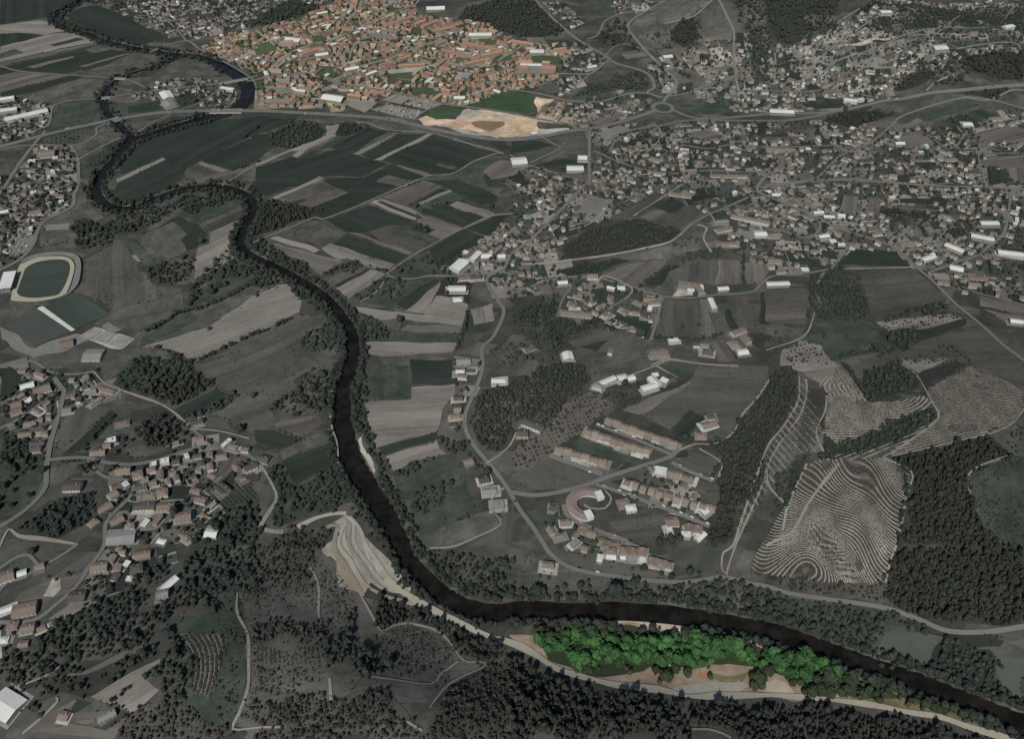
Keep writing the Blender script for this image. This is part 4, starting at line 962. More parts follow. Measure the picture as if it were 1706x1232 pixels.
D1|scrubt|4.8|dark wooded corner at the bottom left|870,1075 1080,920 1200,1032 1100,1180 1080,1250 740,1250
D1|scrubt|4.8|dark wooded corner at the bottom left|1050,1130 1200,1040 1530,1172 1530,1250 1080,1250
D1|bush|3.6|grey hillside beside the long path|1580,270 1706,260 1706,1150 1560,1150 1660,900 1660,700
D1|bush|4|green valley floor by the curved terraces|1440,400 1550,280 1600,500 1630,750 1560,1100 1430,1150 1480,850 1490,600
D1|olive|7|brown orchard by the lower left road|560,230 600,150 700,170 680,260 600,300
D1|broad|14|garden plots at the lower left|100,930 290,872 370,962 460,1110 250,1100 180,1012
"""
# hedges: crop, spacing, line
HEDGES = """
B1 7 1310,1200 1450,1130 1706,1010
B1 7 1310,860 1500,780 1706,665
B1 9 980,1000 1100,940 1170,890 1300,860
B1 10 1040,1110 1200,1180
B2 7 0,1035 200,940 300,900
B2 9 0,770 60,690 190,680
B2 8 1300,160 1230,160 1100,212
B2 7 1400,870 1380,970 1330,1120
B2 10 450,205 370,205 200,150 80,140
C2 9 700,20 720,150 730,280
A1 7 1600,920 1706,845
A1 9 1540,1130 1706,1070
B2 9 870,615 760,575
C4 6 500,20 600,140 690,290
C4 8 130,960 250,720
B3 7 1040,580 920,660 850,710
B3 8 1530,530 1530,690
B3 9 950,1050 1240,1050 1400,1030
B4 9 300,640 290,830 270,950
B4 8 480,1180 700,1140 850,1120
C1 10 560,600 700,420 790,370
D1 8 290,870 370,960
D1 8 740,990 860,900 960,830
D3 9 100,310 250,310 600,330
D4 8 780,740 960,770 1080,800
C4 7 940,760 900,1050 870,1235
"""
# rivers' wooded margins are planted from the bank line itself
TOWN = "A1 1380,270 1500,230 A2 0,205 130,165 270,120 400,75 500,20 560,-10 700,-20 1040,20 1060,110 1340,130 1500,150 1600,200 A3 0,262 160,290 260,290 390,340 340,420 300,480 260,500 230,540 100,580 0,585 A2 1640,600 1400,690 1250,690 960,615 800,590 640,640 480,590 420,640 250,640 80,590 0,560 A1 1660,500 1500,415 1420,370 1340,330"
QUILTS = [  # villages and gardens: zone, plot size, direction (deg), outline
 ('town', 26, 25, TOWN),
 ('town', 30, -15, "A2 800,590 1250,690 1400,690 1706,590 A3 130,560 240,500 260,500 230,450 0,400 A2 1500,450 1050,400 820,480"),
 ('town', 30, 10, "A2 0,560 250,640 640,640 800,590 820,660 760,720 540,720 220,710 60,700 0,690"),
 ('town', 26, -20, "A3 180,740 280,690 360,680 380,830 200,790"),
 ('vill', 27, 8, "A3 520,880 800,820 1000,840 1200,810 1706,810 A4 400,800 840,850 1300,840 1706,700 1706,1230 B4 0,10 B3 500,20 A3 520,1100"),
 ('vill', 25, 12, "B3 250,300 500,20 1100,0 1706,40 1706,240 1300,230 1180,150 950,80 640,280 380,340"),
 ('vill', 25, 0, "B4 0,60 300,20 1000,40 1706,70 1706,830 1400,750 1100,660 980,570 860,460 430,580 0,640 -100,560 -300,400 -100,250"),
 ('vill', 24, 30, "B2 1640,10 A3 130,1090 500,1205 B3 500,20 230,300 0,500 B2 1560,620 1240,640 1230,560 1440,440 1540,372 1706,230"),
 ('vill', 21, 10, "B3 0,490 230,310 380,340 300,520 200,560 580,650 380,700 0,780 B2 1540,690 1560,620"),
 ('vill', 21, 15, "B3 580,660 830,720 1000,780 980,900 920,1060 640,1000 300,910 400,710"),
 ('vill', 24, 20, "A1 -60,620 100,650 340,690 330,830 200,920 -60,960"),
 ('vill', 21, 25, "A1 260,970 460,965 510,1060 515,1235 B1 480,170 300,260 200,350 0,350 -40,0 A1 100,1130"),
 ('vill', 21, 20, "B1 -40,360 230,350 200,460 60,560 -40,600"),
 ('vill', 24, 12, "A1 880,600 1200,510 1450,540 1540,580 1560,640 1440,720 1300,700 1050,660 880,660"),
 ('vill', 24, 10, "A1 600,-20 1706,-20 1706,200 1580,180 1240,260 1180,240 1000,185 850,105 760,70"),
 ('vill', 24, 10, "A2 0,-20 560,-20 330,80 130,40 0,160"),
 ('vill', 28, 15, "A3 0,270 500,290 640,400 540,480 400,600 300,650 260,500 300,480 390,340"),
 ('vill', 15, 40, "A3 190,0 330,10 480,150 400,195 330,150"),
 ('vill', 28, 10, "A3 660,0 900,0 980,30 870,75 690,90"),
 ('vill', 24, 0, "A3 900,430 1100,330 1470,220 1706,260 1706,740 1480,740 1250,640 1060,600 1000,600"),
 ('vill', 22, 5, "A4 0,300 300,260 420,160 700,60 900,0 1706,-20 1706,340 1300,430 1000,480 850,580 840,640 640,700 300,740 0,740"),
 ('vill', 26, 20, "A3 380,680 740,620 980,660 900,740 520,845 390,820"),
 ('vill', 26, 25, "C1 0,30 330,80 620,80 800,220 600,310 420,330 400,430 300,660 120,510 0,440"),
 ('vill', 24, 15, "C1 560,670 870,700 1250,610 1430,600 1706,680 1640,790 1400,910 1480,990 1400,1110 1100,1235 690,1235 600,1040 760,900 700,790"),
 ('vill', 24, 15, "C1 1140,560 1250,450 1450,560 1250,600 1120,640"),
 ('vill', 26, 25, "D1 640,30 700,-20 1100,-20 1180,60 950,90 840,230 640,310 560,230"),
 ('vill', 26, 25, "D1 0,480 220,470 330,490 300,610 60,640 0,680"),
 ('vill', 22, -20, "C3 330,950 440,1080 800,1240 D3 760,60 1070,140 900,150 600,60 480,0 C3 200,1110"),
 ('vill', 20, -20, "C3 940,730 1210,790 1180,900 1340,950 1290,1080 1000,970 720,880 760,800"),
 ('vill', 22, 70, "C2 1300,0 1500,0 1440,180 1350,400 1330,480 1270,400 1310,230"),
]
# buildings read one by one: crop, roof (T tan-brown tile, D dark, W white, G grey, P pinkish, O orange tile), the two ends of the ridge, depth in m
BUILT = """
C1 T 165,437 245,427 10|T 130,517 220,507 10|D 215,477 300,472 10|D 205,567 300,557 11|D 210,612 280,604 9|T 770,752 870,745 9|T 880,782 950,767 11|D 745,857 815,837 11|W 820,852 855,832 9|T 730,920 785,892 10|T 650,1012 740,962 10|T 590,1110 650,1067 10|T 730,1090 820,1052 11|T 950,912 1035,907 11|T 1045,902 1115,892 12|D 900,865 980,852 9|D 890,987 1030,987 11|T 1045,987 1160,987 11|T 1165,1060 1270,1047 14|G 710,1190 900,1180 18|T 600,627 700,617 10|W 715,557 775,542 9|T 690,582 740,577 7|T 780,442 860,422 11|W 1065,692 1125,682 8|D 1140,687 1190,680 9|D 1265,437 1345,417 9|W 1312,412 1345,402 6|T 1300,540 1350,530 8|T 1510,577 1570,592 9|T 1600,607 1650,612 8|T 1430,652 1500,642 8|W 1475,590 1530,545 6|D 1620,740 1700,710 10|T 1265,867 1330,882 8|T 1300,932 1370,952 10|W 1360,1152 1440,1162 12|D 430,857 545,852 14|W 140,192 230,167 12|T 230,232 340,192 14|P 50,332 150,302 12|T 90,362 150,342 8|G 570,242 640,217 7|T 640,192 760,222 9|D 440,242 520,222 9|T 420,352 480,342 7
D1 W 0,405 125,355 7|T 95,410 250,372 16|D 460,302 570,292 14|T 610,112 720,102 12|T 760,112 810,112 9|D 870,132 950,112 12|W 1075,250 1175,175 8|G 1050,292 1120,282 9|T 880,32 1000,17 11|W -15,985 122,1065 27|T 400,1082 460,1092 9|G 660,1132 770,1062 7|T 60,502 130,492 10|T 150,522 240,502 9|W 0,592 60,582 8|P 0,192 100,152 14|W 120,152 180,132 8|T 240,112 300,92 5|W 840,178 890,182 6
C2 D 1310,272 1370,267 8|T 1310,347 1360,342 7|T 1290,387 1360,377 8|D 1280,442 1330,432 6|T 1380,702 1440,682 9|D 1475,817 1540,802 12|G 1500,882 1590,872 10|G 1565,972 1640,967 11|T 1340,122 1400,127 8|W 1325,97 1380,92 7|G 1330,22 1420,12 14|D 1390,82 1450,77 7|W 1560,152 1650,142 10|D 20,662 90,682 10|W -10,692 20,722 7
C3 D 80,422 200,472 12|D 30,502 110,502 12|W 590,172 685,137 8|W 705,130 760,120 10|W 765,142 812,132 10|W 915,132 975,187 12|W 860,212 955,182 10|W 985,145 1030,162 9|W 930,107 970,102 6|G 540,182 600,202 9|T 1210,512 1290,512 12|T 1260,452 1350,422 12|D 1290,402 1340,392 8|W 950,742 1022,752 14|T 1032,757 1115,777 14|T 1122,787 1205,807 13|T 700,972 778,952 13|W 755,1002 820,992 10|D 255,987 320,992 10|T 1020,1090 1100,1082 14|W 1020,1130 1060,1122 9|T 1145,1128 1200,1132 12|T 1205,1136 1255,1146 12|W 1120,1172 1180,1177 8|W 1220,1205 1275,1150 8|T 320,1087 390,1082 9|T 440,1128 495,1146 11|T 502,1150 560,1172 11|T 570,1205 640,1220 11|T 648,1222 720,1238 11|W 1250,990 1295,1030 9
D3 W 630,28 690,34 9|T 605,2 690,6 10|T 712,2 770,6 12|T 778,6 832,12 12|T 838,8 890,16 12|W 855,40 880,44 8|T 895,70 950,80 11|T 958,80 1010,92 11|T 1018,96 1058,106 10|G 760,48 830,56 7|W 720,44 750,48 6|T 205,92 280,102 9|W 1035,775 1060,778 5
B3 T 1110,702 1200,712 10|T 1210,702 1250,757 9|W 1160,747 1205,750 6|W 1360,737 1430,732 9|T 870,797 950,802 10|T 910,832 980,827 8|W 700,722 750,722 9|T 500,652 570,652 11|W 305,697 370,692 9|T 1455,1032 1540,1002 10|T 1535,1042 1570,1088 8|T 1450,1102 1500,1092 12|W 1490,1152 1560,1142 12|W 340,1182 405,1182 16|D 85,1132 150,1112 12|T 910,1162 1030,1152 14|G 1250,1112 1300,1112 10|D 1260,1152 1330,1162 12|D 1200,1102 1240,1102 9|T 330,882 530,902 12|W 1310,802 1340,868 8|T 1050,97 1170,112 9|G 1330,292 1430,292 10|T 1350,347 1450,332 10|W 1600,372 1680,372 14|T 1350,422 1490,432 10|T 1450,245 1700,302 10|T 120,440 180,435 12|W 1040,1075 1100,1070 6|P 640,1150 670,1160 8
B4 W 1410,302 1530,302 12|W 1525,492 1695,512 12|W 0,707 150,702 10|W 1605,947 1690,957 10|T 20,372 100,372 12|W 310,232 375,227 8|W 380,247 450,252 8|W 470,247 520,252 8|W 345,392 410,382 9|W 420,417 460,412 9|W 470,437 520,437 8|P 700,362 760,352 9|T 880,442 970,432 10|W 1350,382 1500,412 12|W 1210,582 1300,602 14|T 1100,632 1200,642 9|T 1330,652 1480,662 10|T 1130,682 1210,692 9|T 1330,702 1410,712 9|W 230,602 280,602 9|T 290,477 350,477 8|W 0,85 30,80 8|W 40,102 95,107 8|T 10,547 100,552 9|W 1180,442 1300,492 12|T 1290,745 1330,750 8|W 1030,545 1110,520 9
A1 W 40,805 320,742 18|W 0,747 120,732 16|W 0,672 100,657 14|W 1090,622 1120,665 24|G 1100,682 1140,715 22|T 260,1032 370,1022 22|W 1465,592 1550,607 10|W 350,1052 385,1048 8
A2 W 450,652 582,672 27|W 1310,660 1385,660 14|W 590,477 680,457 14|W 395,380 480,367 14|W 205,265 300,287 20|W 1410,247 1560,235 18|W 1130,72 1250,60 22|O 610,632 700,642 12|O 780,632 850,622 12|O 1170,217 1300,177 14|O 1050,170 1120,142 12|O 1100,192 1200,142 12|O 1380,440 1500,402 12|O 1230,332 1480,402 10|O 1370,292 1640,352 10|O 1490,385 1650,342 12|O 850,180 1000,125 12|O 940,410 1010,380 10|O 300,380 420,330 12|O 160,300 330,280 14|O 940,440 1120,430 8
A3 T 1310,1166 1555,1172 9|O 50,422 140,417 16|O 40,462 110,452 20|O 200,462 295,457 24|W 60,447 200,437 12|W 125,355 215,350 20|O 250,352 320,337 10|O 280,347 360,327 10|O 310,362 390,342 10|O 0,275 150,302 10|W 0,1087 100,1075 26|W 365,1132 475,1127 18|W 440,1057 500,1057 16|W 1000,392 1060,382 14|W 130,887 170,882 7|O 260,522 310,512 10|W 500,465 560,445 10
A4 W 20,748 180,755 16|W 750,92 820,92 16|W 1100,337 1190,322 22|W 1295,827 1360,827 12|T 1480,792 1560,787 12|W 1570,190 1625,190 14|T 1340,232 1390,227 10|W 510,672 600,682 12|T 660,887 715,892 10|W 850,962 910,962 10|T 0,992 190,997 10|W 520,942 560,942 8|T 1180,1062 1260,1062 10
B1 P 200,237 280,222 12|W 200,92 245,87 8|T 400,1102 490,1082 18|G 560,1167 680,1167 25|W 0,220 60,210 8
B2 W 1312,612 1380,550 20|W 1430,545 1480,492 10|W 1490,512 1560,507 14|W 1600,522 1650,517 10|W 1275,737 1390,737 14|W 1305,802 1365,797 12|P 1340,667 1420,662 9|D 1420,660 1490,655 10
"""
# terraced rows of houses: ridge ends, depth, number of houses, what they stand by
TERRACES = [("C3 620,408", "C3 1098,582", 10.5, 9, "upper terraced row"), ("C3 490,490", "C3 915,632", 12.5, 10, "middle terraced row"),
            ("C3 288,602", "C3 630,705", 10.5, 6, "lower left terraced row"), ("C3 735,822", "C3 1290,1002", 10, 10, "long lower row"),
            ("C3 650,1215", "D3 600,-6", 11, 2, "pair above the lowest street")]
CARPARKS = ["A2 590,692 690,652 805,682 722,748", "A2 765,727 872,692 1122,742 1035,788 960,776", "A2 982,692 1082,642 1242,692 1140,728", "A2 835,662 922,622 1022,650 962,692", "A2 20,680 60,655 250,655 220,690"]
MARKS = [("A1 1095,650", "the white hall on the river island"), ("A1 180,775", "the long white hall beside the highway"), ("B1 60,690", "the stadium grandstand"), ("A2 510,665", "the white supermarket"),
 ("A2 700,280", "the central town crossing"), ("A2 90,470", "the riverside town square"), ("A2 1480,350", "the long orange tiled rows"), ("A3 150,440", "the orange and white school complex"),
 ("A2 250,270", "the pale hall high in the town"), ("A2 650,120", "the straight town street"), ("A2 1220,260", "the town avenue's upper end"), ("A2 1200,640", "the leafy garden quarter"), ("A3 60,800", "the sandy building site"),
 ("A3 1000,715", "the roundabout"), ("A3 515,865", "the highway junction"), ("A3 55,1085", "the white hall at the field edge"), ("A3 1180,1010", "the wooded knoll below the highway"), ("A3 1560,1170", "the long tan roof in the villages"),
 ("A3 1470,400", "the steep road on the brown hill"), ("A3 900,640", "the curved embankment road"), ("A4 300,500", "the village in the far valley"), ("A4 110,745", "the white hall beside the highway"), ("A4 760,390", "the pale yard in the far village"), ("A4 1450,220", "the village at the top right"),
 ("A4 580,985", "the crossroads in the right villages"), ("A4 1430,1040", "the square field at the right edge"), ("A4 900,900", "the bend of the upper village road"), ("B2 1345,580", "the striped white halls by the fields"), ("B3 470,180", "the big grey yard by the hill"), ("B3 100,400", "the straight road left of the bushy hill"),
 ("B3 1400,300", "the school yard in the middle"), ("B4 720,400", "the diagonal village road"), ("B4 950,255", "the dark hedge plantation"), ("B4 1600,250", "the long road at the right"), ("B4 450,600", "the dark square wood"), ("B4 1300,600", "the pale farm at the road fork"), ("B3 480,700", "the hamlet above the green wood"),
 ("B3 1180,730", "the walled farmhouse on the hill"), ("B3 1450,1090", "the hillside farm on the dirt road"), ("B3 120,1130", "the houses below the green wood"), ("C3 950,160", "the white villas"), ("C3 480,940", "the horseshoe-shaped block"), ("C3 1250,480", "the farm beside the dirt track"), ("C3 850,600", "the middle terraced row"),
 ("C3 1160,1120", "the estate's lower right corner"), ("D3 800,40", "the lowest street of the estate"), ("C2 1340,350", "the bend of the valley road"), ("C2 1500,830", "the fork of the valley road"), ("C1 310,720", "the road fork in the left hamlet"), ("C1 205,180", "the white hall in the left hamlet"), ("C1 740,550", "the white roofed house above the road"),
 ("C1 860,900", "the curve of the hamlet street"), ("C1 1430,590", "the hamlet crossroads above the valley"), ("C1 1220,1050", "the large tan house in the hamlet"), ("C1 1550,880", "the small vineyard"), ("D1 380,230", "the pale walled yard at the left"), ("D1 1120,220", "the white house in the wood"), ("D1 60,1020", "the big pale roof at the bottom left"), ("D1 700,110", "the houses above the left wood"),
 ("B1 180,80", "the suburb above the stadium"), ("A1 300,1030", "the tan hall by the highway exit"), ("A1 1500,560", "the old river bridge"), ("A1 1400,130", "the suburb at the top"), ("A4 1620,960", "the white houses at the right edge")]
# ------------------------------------------------------------------ ground, river
PAL = dict(pg=(44,54,36), d=(38,45,39), g=(47,55,47), e=(60,61,56), k=(40,43,39), t=(82,76,71), l=(106,99,93), b=(68,65,61), br=(75,70,65), sc=(84,80,76), sk=(62,60,56),
  sp=(150,143,132), w=(98,96,93), VG=(46,66,40), oe=(150,126,98), ob=(104,86,62), og=(96,96,64), og2=(124,111,96), bs=(150,138,118), lg=(140,130,115), pa=(134,120,102), mg=(66,74,66), ro=(82,75,70), kb=(50,47,43), tu=(98,92,84), tg=(58,68,44),
  sq=(134,126,115), lb=(74,71,66), tv=(74,69,63), tw=(84,79,73))
PAL['or'] = (140,104,78)
STREAK = dict(d=.30, l=.30, t=.40, b=.36, g=.2, e=.2, tv=.1, sq=.5, br=.3)
def fmat(c): return mat('field_'+c, PAL[c], var=0.7 if c in ('sc','sk') else 0.55 if c in ('oe','sp','VG') else 0.45 if c in ('br','e','g') else 0.3, big=0.014, fine=0.12 if c not in ('sc','sk') else 0.3, streak=STREAK.get(c, .06), objvar=0.10 if c in 'getlb' else 0.0,
   second={'e': (80,76,70), 'sc': (64,63,59), 'sk': (72,69,64), 'g': (60,66,58), 'br': (66,66,61), 'sp': (128,120,108), 'oe': (172,152,126), 'pa': (112,92,74), 'og': (84,72,48), 'b': (64,65,60), 'sq': (116,111,103), 'lg': (128,126,122)}.get(c), size=(0.012, 0.22))
def nearwater(V, keep=3.0):
    d = wd(V[:, 0], V[:, 1]); k = d < keep
    if k.any():
        e = 3.0; gx = wd(V[:, 0]+e, V[:, 1]) - wd(V[:, 0]-e, V[:, 1]); gy = wd(V[:, 0], V[:, 1]+e) - wd(V[:, 0], V[:, 1]-e)
        g = np.stack([gx, gy], 1); n = np.maximum(np.hypot(gx, gy), 1e-6)[:, None]; V = V.copy(); V[k] += (g/n)[k]*(keep-d[k])[:, None]
    return V
def carve(x, y):
    d = wd(x, y); t = np.clip((d+5)/10.0, 0, 1); t = t*t*(3-2*t); return -4.2*(1-t)
xs = np.concatenate([-1500-np.cumsum(np.geomspace(12, 1500, 34))[::-1], np.arange(-1500, 1501, 6.5), 1500+np.cumsum(np.geomspace(12, 1500, 34))])
ys = np.concatenate([250-np.cumsum(np.geomspace(12, 1200, 24))[::-1], np.arange(250, 2701, 6.5), 2700+np.cumsum(np.geomspace(12, 1500, 34))])
X, Y = np.meshgrid(xs, ys); ny, nx = X.shape
Z = hgt(X, Y) + carve(X, Y)
Z = np.where((X < -2300) | (X > 2300) | (Y > 3300), np.maximum(Z, 0) , Z)
ii = np.arange(ny*nx).reshape(ny, nx)
F = np.stack([ii[:-1, :-1].ravel(), ii[:-1, 1:].ravel(), ii[1:, 1:].ravel(), ii[1:, :-1].ravel()], 1)
gm = mat('ground_soil', (53,56,51), var=0.4, big=0.012, fine=0.15, second=(71,67,62))
def add_parcels(m, amp, scale):
    nt = m.node_tree; N = nt.nodes; L = nt.links; g = N.new('ShaderNodeNewGeometry'); mp = N.new('ShaderNodeMapping'); mp.inputs['Scale'].default_value = (scale, scale*1.7, scale); mp.inputs['Rotation'].default_value = (0, 0, .4)
    v = N.new('ShaderNodeTexVoronoi'); v.distance = 'CHEBYCHEV'; v.inputs['Scale'].default_value = 1.0; L.new(g.outputs['Position'], mp.inputs[0]); L.new(mp.outputs[0], v.inputs['Vector'])
    s = N.new('ShaderNodeSeparateColor'); L.new(v.outputs['Color'], s.inputs[0]); r = N.new('ShaderNodeMapRange'); r.inputs[3].default_value = 1-amp; r.inputs[4].default_value = 1+amp; L.new(s.outputs[0], r.inputs[0])
    b_ = next(n for n in N if n.type == 'BSDF_PRINCIPLED'); src = b_.inputs['Base Color'].links[0].from_socket; k = N.new('ShaderNodeVectorMath'); k.operation = 'SCALE'; L.new(src, k.inputs[0]); L.new(r.outputs[0], k.inputs[3]); L.new(k.outputs[0], b_.inputs['Base Color'])
add_parcels(gm, .35, .017)
link('ground', raw_mesh('ground', np.column_stack([X.ravel(), Y.ravel(), Z.ravel()]), F, gm, smooth=True), kind='structure')
wm = mat('river_water', (17,15,13), var=0.3, big=0.02, fine=0.3, rough=0.25, spec=0.22, second=(31,28,24))
def water(name, P, H, z):
    T = tang(P); Nn = np.stack([-T[:, 1], T[:, 0]], 1); n = len(P)
    V = np.vstack([P+Nn*(H+5)[:, None], P-Nn*(H+5)[:, None]]); i = np.arange(n-1)
    link(name, raw_mesh(name, np.column_stack([V, np.full(2*n, z)]), np.stack([i+n, i+n+1, i+1, i], 1), wm), kind='structure')
water('river', RIV, RH, 0.2); water('river_channel', CHAN, np.full(len(CHAN), 8.0), 0.16)

# ------------------------------------------------------------------ garden plots of the villages and the town
VILLC = [(58,62,57)]*4 + [(46,52,47)]*4 + [(76,72,67)]*4 + [(86,80,75)]*3 + [(66,63,59)]*3 + [(104,99,93)]*3 + [(40,44,40)]*2 + [(118,112,106)] + [(94,88,82)]*2
TOWNC = [(110,98,80)]*4 + [(98,92,80)]*3 + [(72,72,52)]*3 + [(54,60,42)]*2 + [(128,116,98)]*3 + [(124,110,90)]*2 + [(92,86,78)]*3 + [(140,124,100)]
def split(r, size, out, depth=0):
    x0, y0, x1, y1 = r; wx, wy = x1-x0, y1-y0
    if (max(wx, wy) < size*random.uniform(1.0, 2.3)) or depth > 12: out.append(r); return
    if wx > wy*random.uniform(0.6, 1.2):
        c = x0 + wx*random.uniform(.35, .65); split((x0, y0, c, y1), size, out, depth+1); split((c, y0, x1, y1), size, out, depth+1)
    else:
        c = y0 + wy*random.uniform(.35, .65); split((x0, y0, x1, c), size, out, depth+1); split((x0, c, x1, y1), size, out, depth+1)
qm = mat('garden_plots', (80,80,80), var=0.3, big=0.02, fine=0.2, attr=True, streak=0.16, size=(0.02, 0.3))
QPOLY = []; STRIP = []; PLOTHEDGE = []
for qi, (zone, size, ang, txt) in enumerate(QUILTS):
    P = GP(txt); QPOLY.append((zone, P)); a = math.radians(ang); R = np.array([[math.cos(a), math.sin(a)], [-math.sin(a), math.cos(a)]])
    Q = P @ R.T; lo, hi = Q.min(0), Q.max(0); cells = []; split((*lo, *hi), size, cells)
    Vs, Fs, UV, TI = [], [], [], []; n = 0
    for (x0, y0, x1, y1) in cells:
        c = np.array([[(x0+x1)/2, (y0+y1)/2]]) @ R
        if not inpoly(c[:, 0], c[:, 1], P)[0]: continue
        if wd(c[0, 0], c[0, 1]) < 14: continue
        k = max(2, int(max(x1-x0, y1-y0)/14)+1); u, v = np.meshgrid(np.linspace(x0, x1, k), np.linspace(y0, y1, k)); L = np.stack([u.ravel(), v.ravel()], 1)
        col = np.array(alb(random.choice(TOWNC if zone == 'town' else VILLC)))*random.uniform(.85, 1.15)
        i = np.arange(k*k).reshape(k, k); Vs.append(L @ R); UV.append(L if random.random() < .5 else L[:, ::-1]); TI.append(np.tile(col, (k*k, 1)))
        Fs.append(np.stack([i[:-1, :-1].ravel(), i[:-1, 1:].ravel(), i[1:, 1:].ravel(), i[1:, :-1].ravel()], 1) + n); n += k*k
        if random.random() < .4:
            q0, q1 = random.choice([((x0, y0), (x1, y0)), ((x0, y0), (x0, y1)), ((x1, y0), (x1, y1))]); t_ = np.arange(0, 1, 2.4/max(3, math.hypot(q1[0]-q0[0], q1[1]-q0[1])))[:, None]
            PLOTHEDGE.append((zone, (np.array([q0])+(np.array([q1])-np.array([q0]))*t_) @ R))
        if random.random() < (.6 if zone == 'vill' else .3):      # a pale wall, lane or bare strip along one side of the plot
            wd_ = random.uniform(.7, 2.2); t = random.random(); cc = np.array(alb(random.choice([(128,122,115), (112,107,101), (140,134,126), (46,50,46), (44,48,44)])))*(1 if zone == 'vill' else .85)
            if t < .5: ex = np.linspace(x0, x1, k); L2 = np.vstack([np.column_stack([ex, np.full(k, y0)]), np.column_stack([ex, np.full(k, y0+wd_)])])
            else: ex = np.linspace(y0, y1, k); L2 = np.vstack([np.column_stack([np.full(k, x0+wd_), ex]), np.column_stack([np.full(k, x0), ex])])
            i2 = np.arange(k-1); Vs.append(np.hstack([L2 @ R])); UV.append(L2); TI.append(np.tile(cc, (2*k, 1))); Fs.append(np.stack([i2, i2+1, i2+k+1, i2+k], 1)+n); n += 2*k; STRIP.append((qi, n-2*k, n))
    V = np.vstack(Vs); z = hgt(V[:, 0], V[:, 1]) + 0.12 + 0.02*qi/len(QUILTS) + (0.1 if zone == 'town' and qi else 0)
    z += 0.01*(qi % 7)
    for q_, a_, b_ in STRIP:
        if q_ == qi: z[a_:b_] += .06
    link('garden_plots', raw_mesh('garden_plots', np.column_stack([V, z]), np.vstack(Fs), qm, uv=np.vstack(UV), tint=np.vstack(TI)), kind='structure')

# ------------------------------------------------------------------ fields
NAMES = dict(d='green_field', g='meadow', e='grassland', k='woodland_ground', t='ploughed_field', l='stubble_field', b='fallow_field', br='brown_meadow', sc='hillside', sk='scrub_hillside', sp='sand_yard', w='paved_yard',
  VG='green_field', oe='bare_earth', ob='bare_earth', og='grassland', og2='bare_earth', bs='sand_bank', lg='gravel_yard', pa='park_ground', pg='grassland', sq='quarry_ground', lb='grassland', tv='terrace_ground', tw='terrace_ground')
NAMES['or'] = 'bare_earth'; NAMES['ro'] = 'orchard_ground'; NAMES['kb'] = 'woodland_ground'; NAMES['tu'] = 'terrace_ground'; NAMES['mg'] = NAMES['tg'] = 'meadow'
PLACED = []       # polygons already laid: (lo, hi, polygon, level)
FIELDP = []
for line in FIELDS.strip().splitlines():
    crop, code, pts = line.split(' ', 2); P = GP(crop+' '+pts); 
    P = densify(P, 7); P = P + np.stack([wob(P[:, 0], P[:, 1], 9, 21), wob(P[:, 0], P[:, 1], 9, 22)], 1)*(1.3 if code in 'dlgetb' else 3.0); P = nearwater(P, 2.5); lo, hi = P.min(0), P.max(0); lev = 0
    V, F = tri(P, 12.0)
    if not len(F): continue
    for l2, h2, P2, v2 in PLACED:
        if v2 >= lev and (lo < h2).all() and (l2 < hi).all():
            if inpoly(V[:, 0], V[:, 1], P2).any() or inpoly(P2[:, 0], P2[:, 1], P).any(): lev = v2+1
    lev = min(lev, 9)
    PLACED.append((lo, hi, P, lev)); FIELDP.append((code, P)); LAYER[0] += 1
    V = nearwater(V, 2.5)
    E = np.array(pix(crop+' '+pts)); W = G(E[:, 0], E[:, 1]); d = np.roll(W, -1, 0)-W; a = d[np.argmax(np.hypot(d[:, 0], d[:, 1]))]; a = a/np.hypot(*a)
    uv = np.stack([V@a, V@np.array([-a[1], a[0]])], 1) + RNG.uniform(0, 900, 2)
    z = hgt(V[:, 0], V[:, 1]) + 0.26 + 0.06*lev + 0.0003*LAYER[0]
    c = V[F].mean(1); F = F[wd(c[:, 0], c[:, 1]) > 0]
    if len(F): link(NAMES[code], raw_mesh(NAMES[code], np.column_stack([V, z]), F, fmat(code), uv=uv), kind='structure')
ROADZ = 0.26 + 0.06*max(p[3] for p in PLACED) + 0.24
# ------------------------------------------------------------------ roads
RM = dict(highway=mat('asphalt_highway', (92,90,88), var=.2, big=.03, streak=.12, size=(.01,.6)), road=mat('asphalt_road', (92,90,87), var=.2, big=.03), street=mat('asphalt_street', (94,91,88), var=.2, big=.05),
          path=mat('dirt_path', (116,109,101), var=.4, big=.05), track=mat('sand_track', (138,129,115), var=.22, big=.05))
tstreet = mat('town_street', (112,104,95), var=.2, big=.05)
TOWNP = GP(TOWN)
for line in ROADLINES.strip().splitlines():
    kind, wdt, pts = line.split(' ', 2); P = cat(GP(pts), 7.0); m = RM[kind]
    if kind == 'street' and inpoly(P[:, 0], P[:, 1], TOWNP).mean() > .5: m = tstreet
    ribbon({'track': 'dirt_track', 'path': 'path', 'highway': 'highway'}.get(kind, kind), P, float(wdt)*(0.82 if kind in ('path', 'road') else .95), m, ROADZ, jitter=.45 if kind in ('path', 'track') else 0)
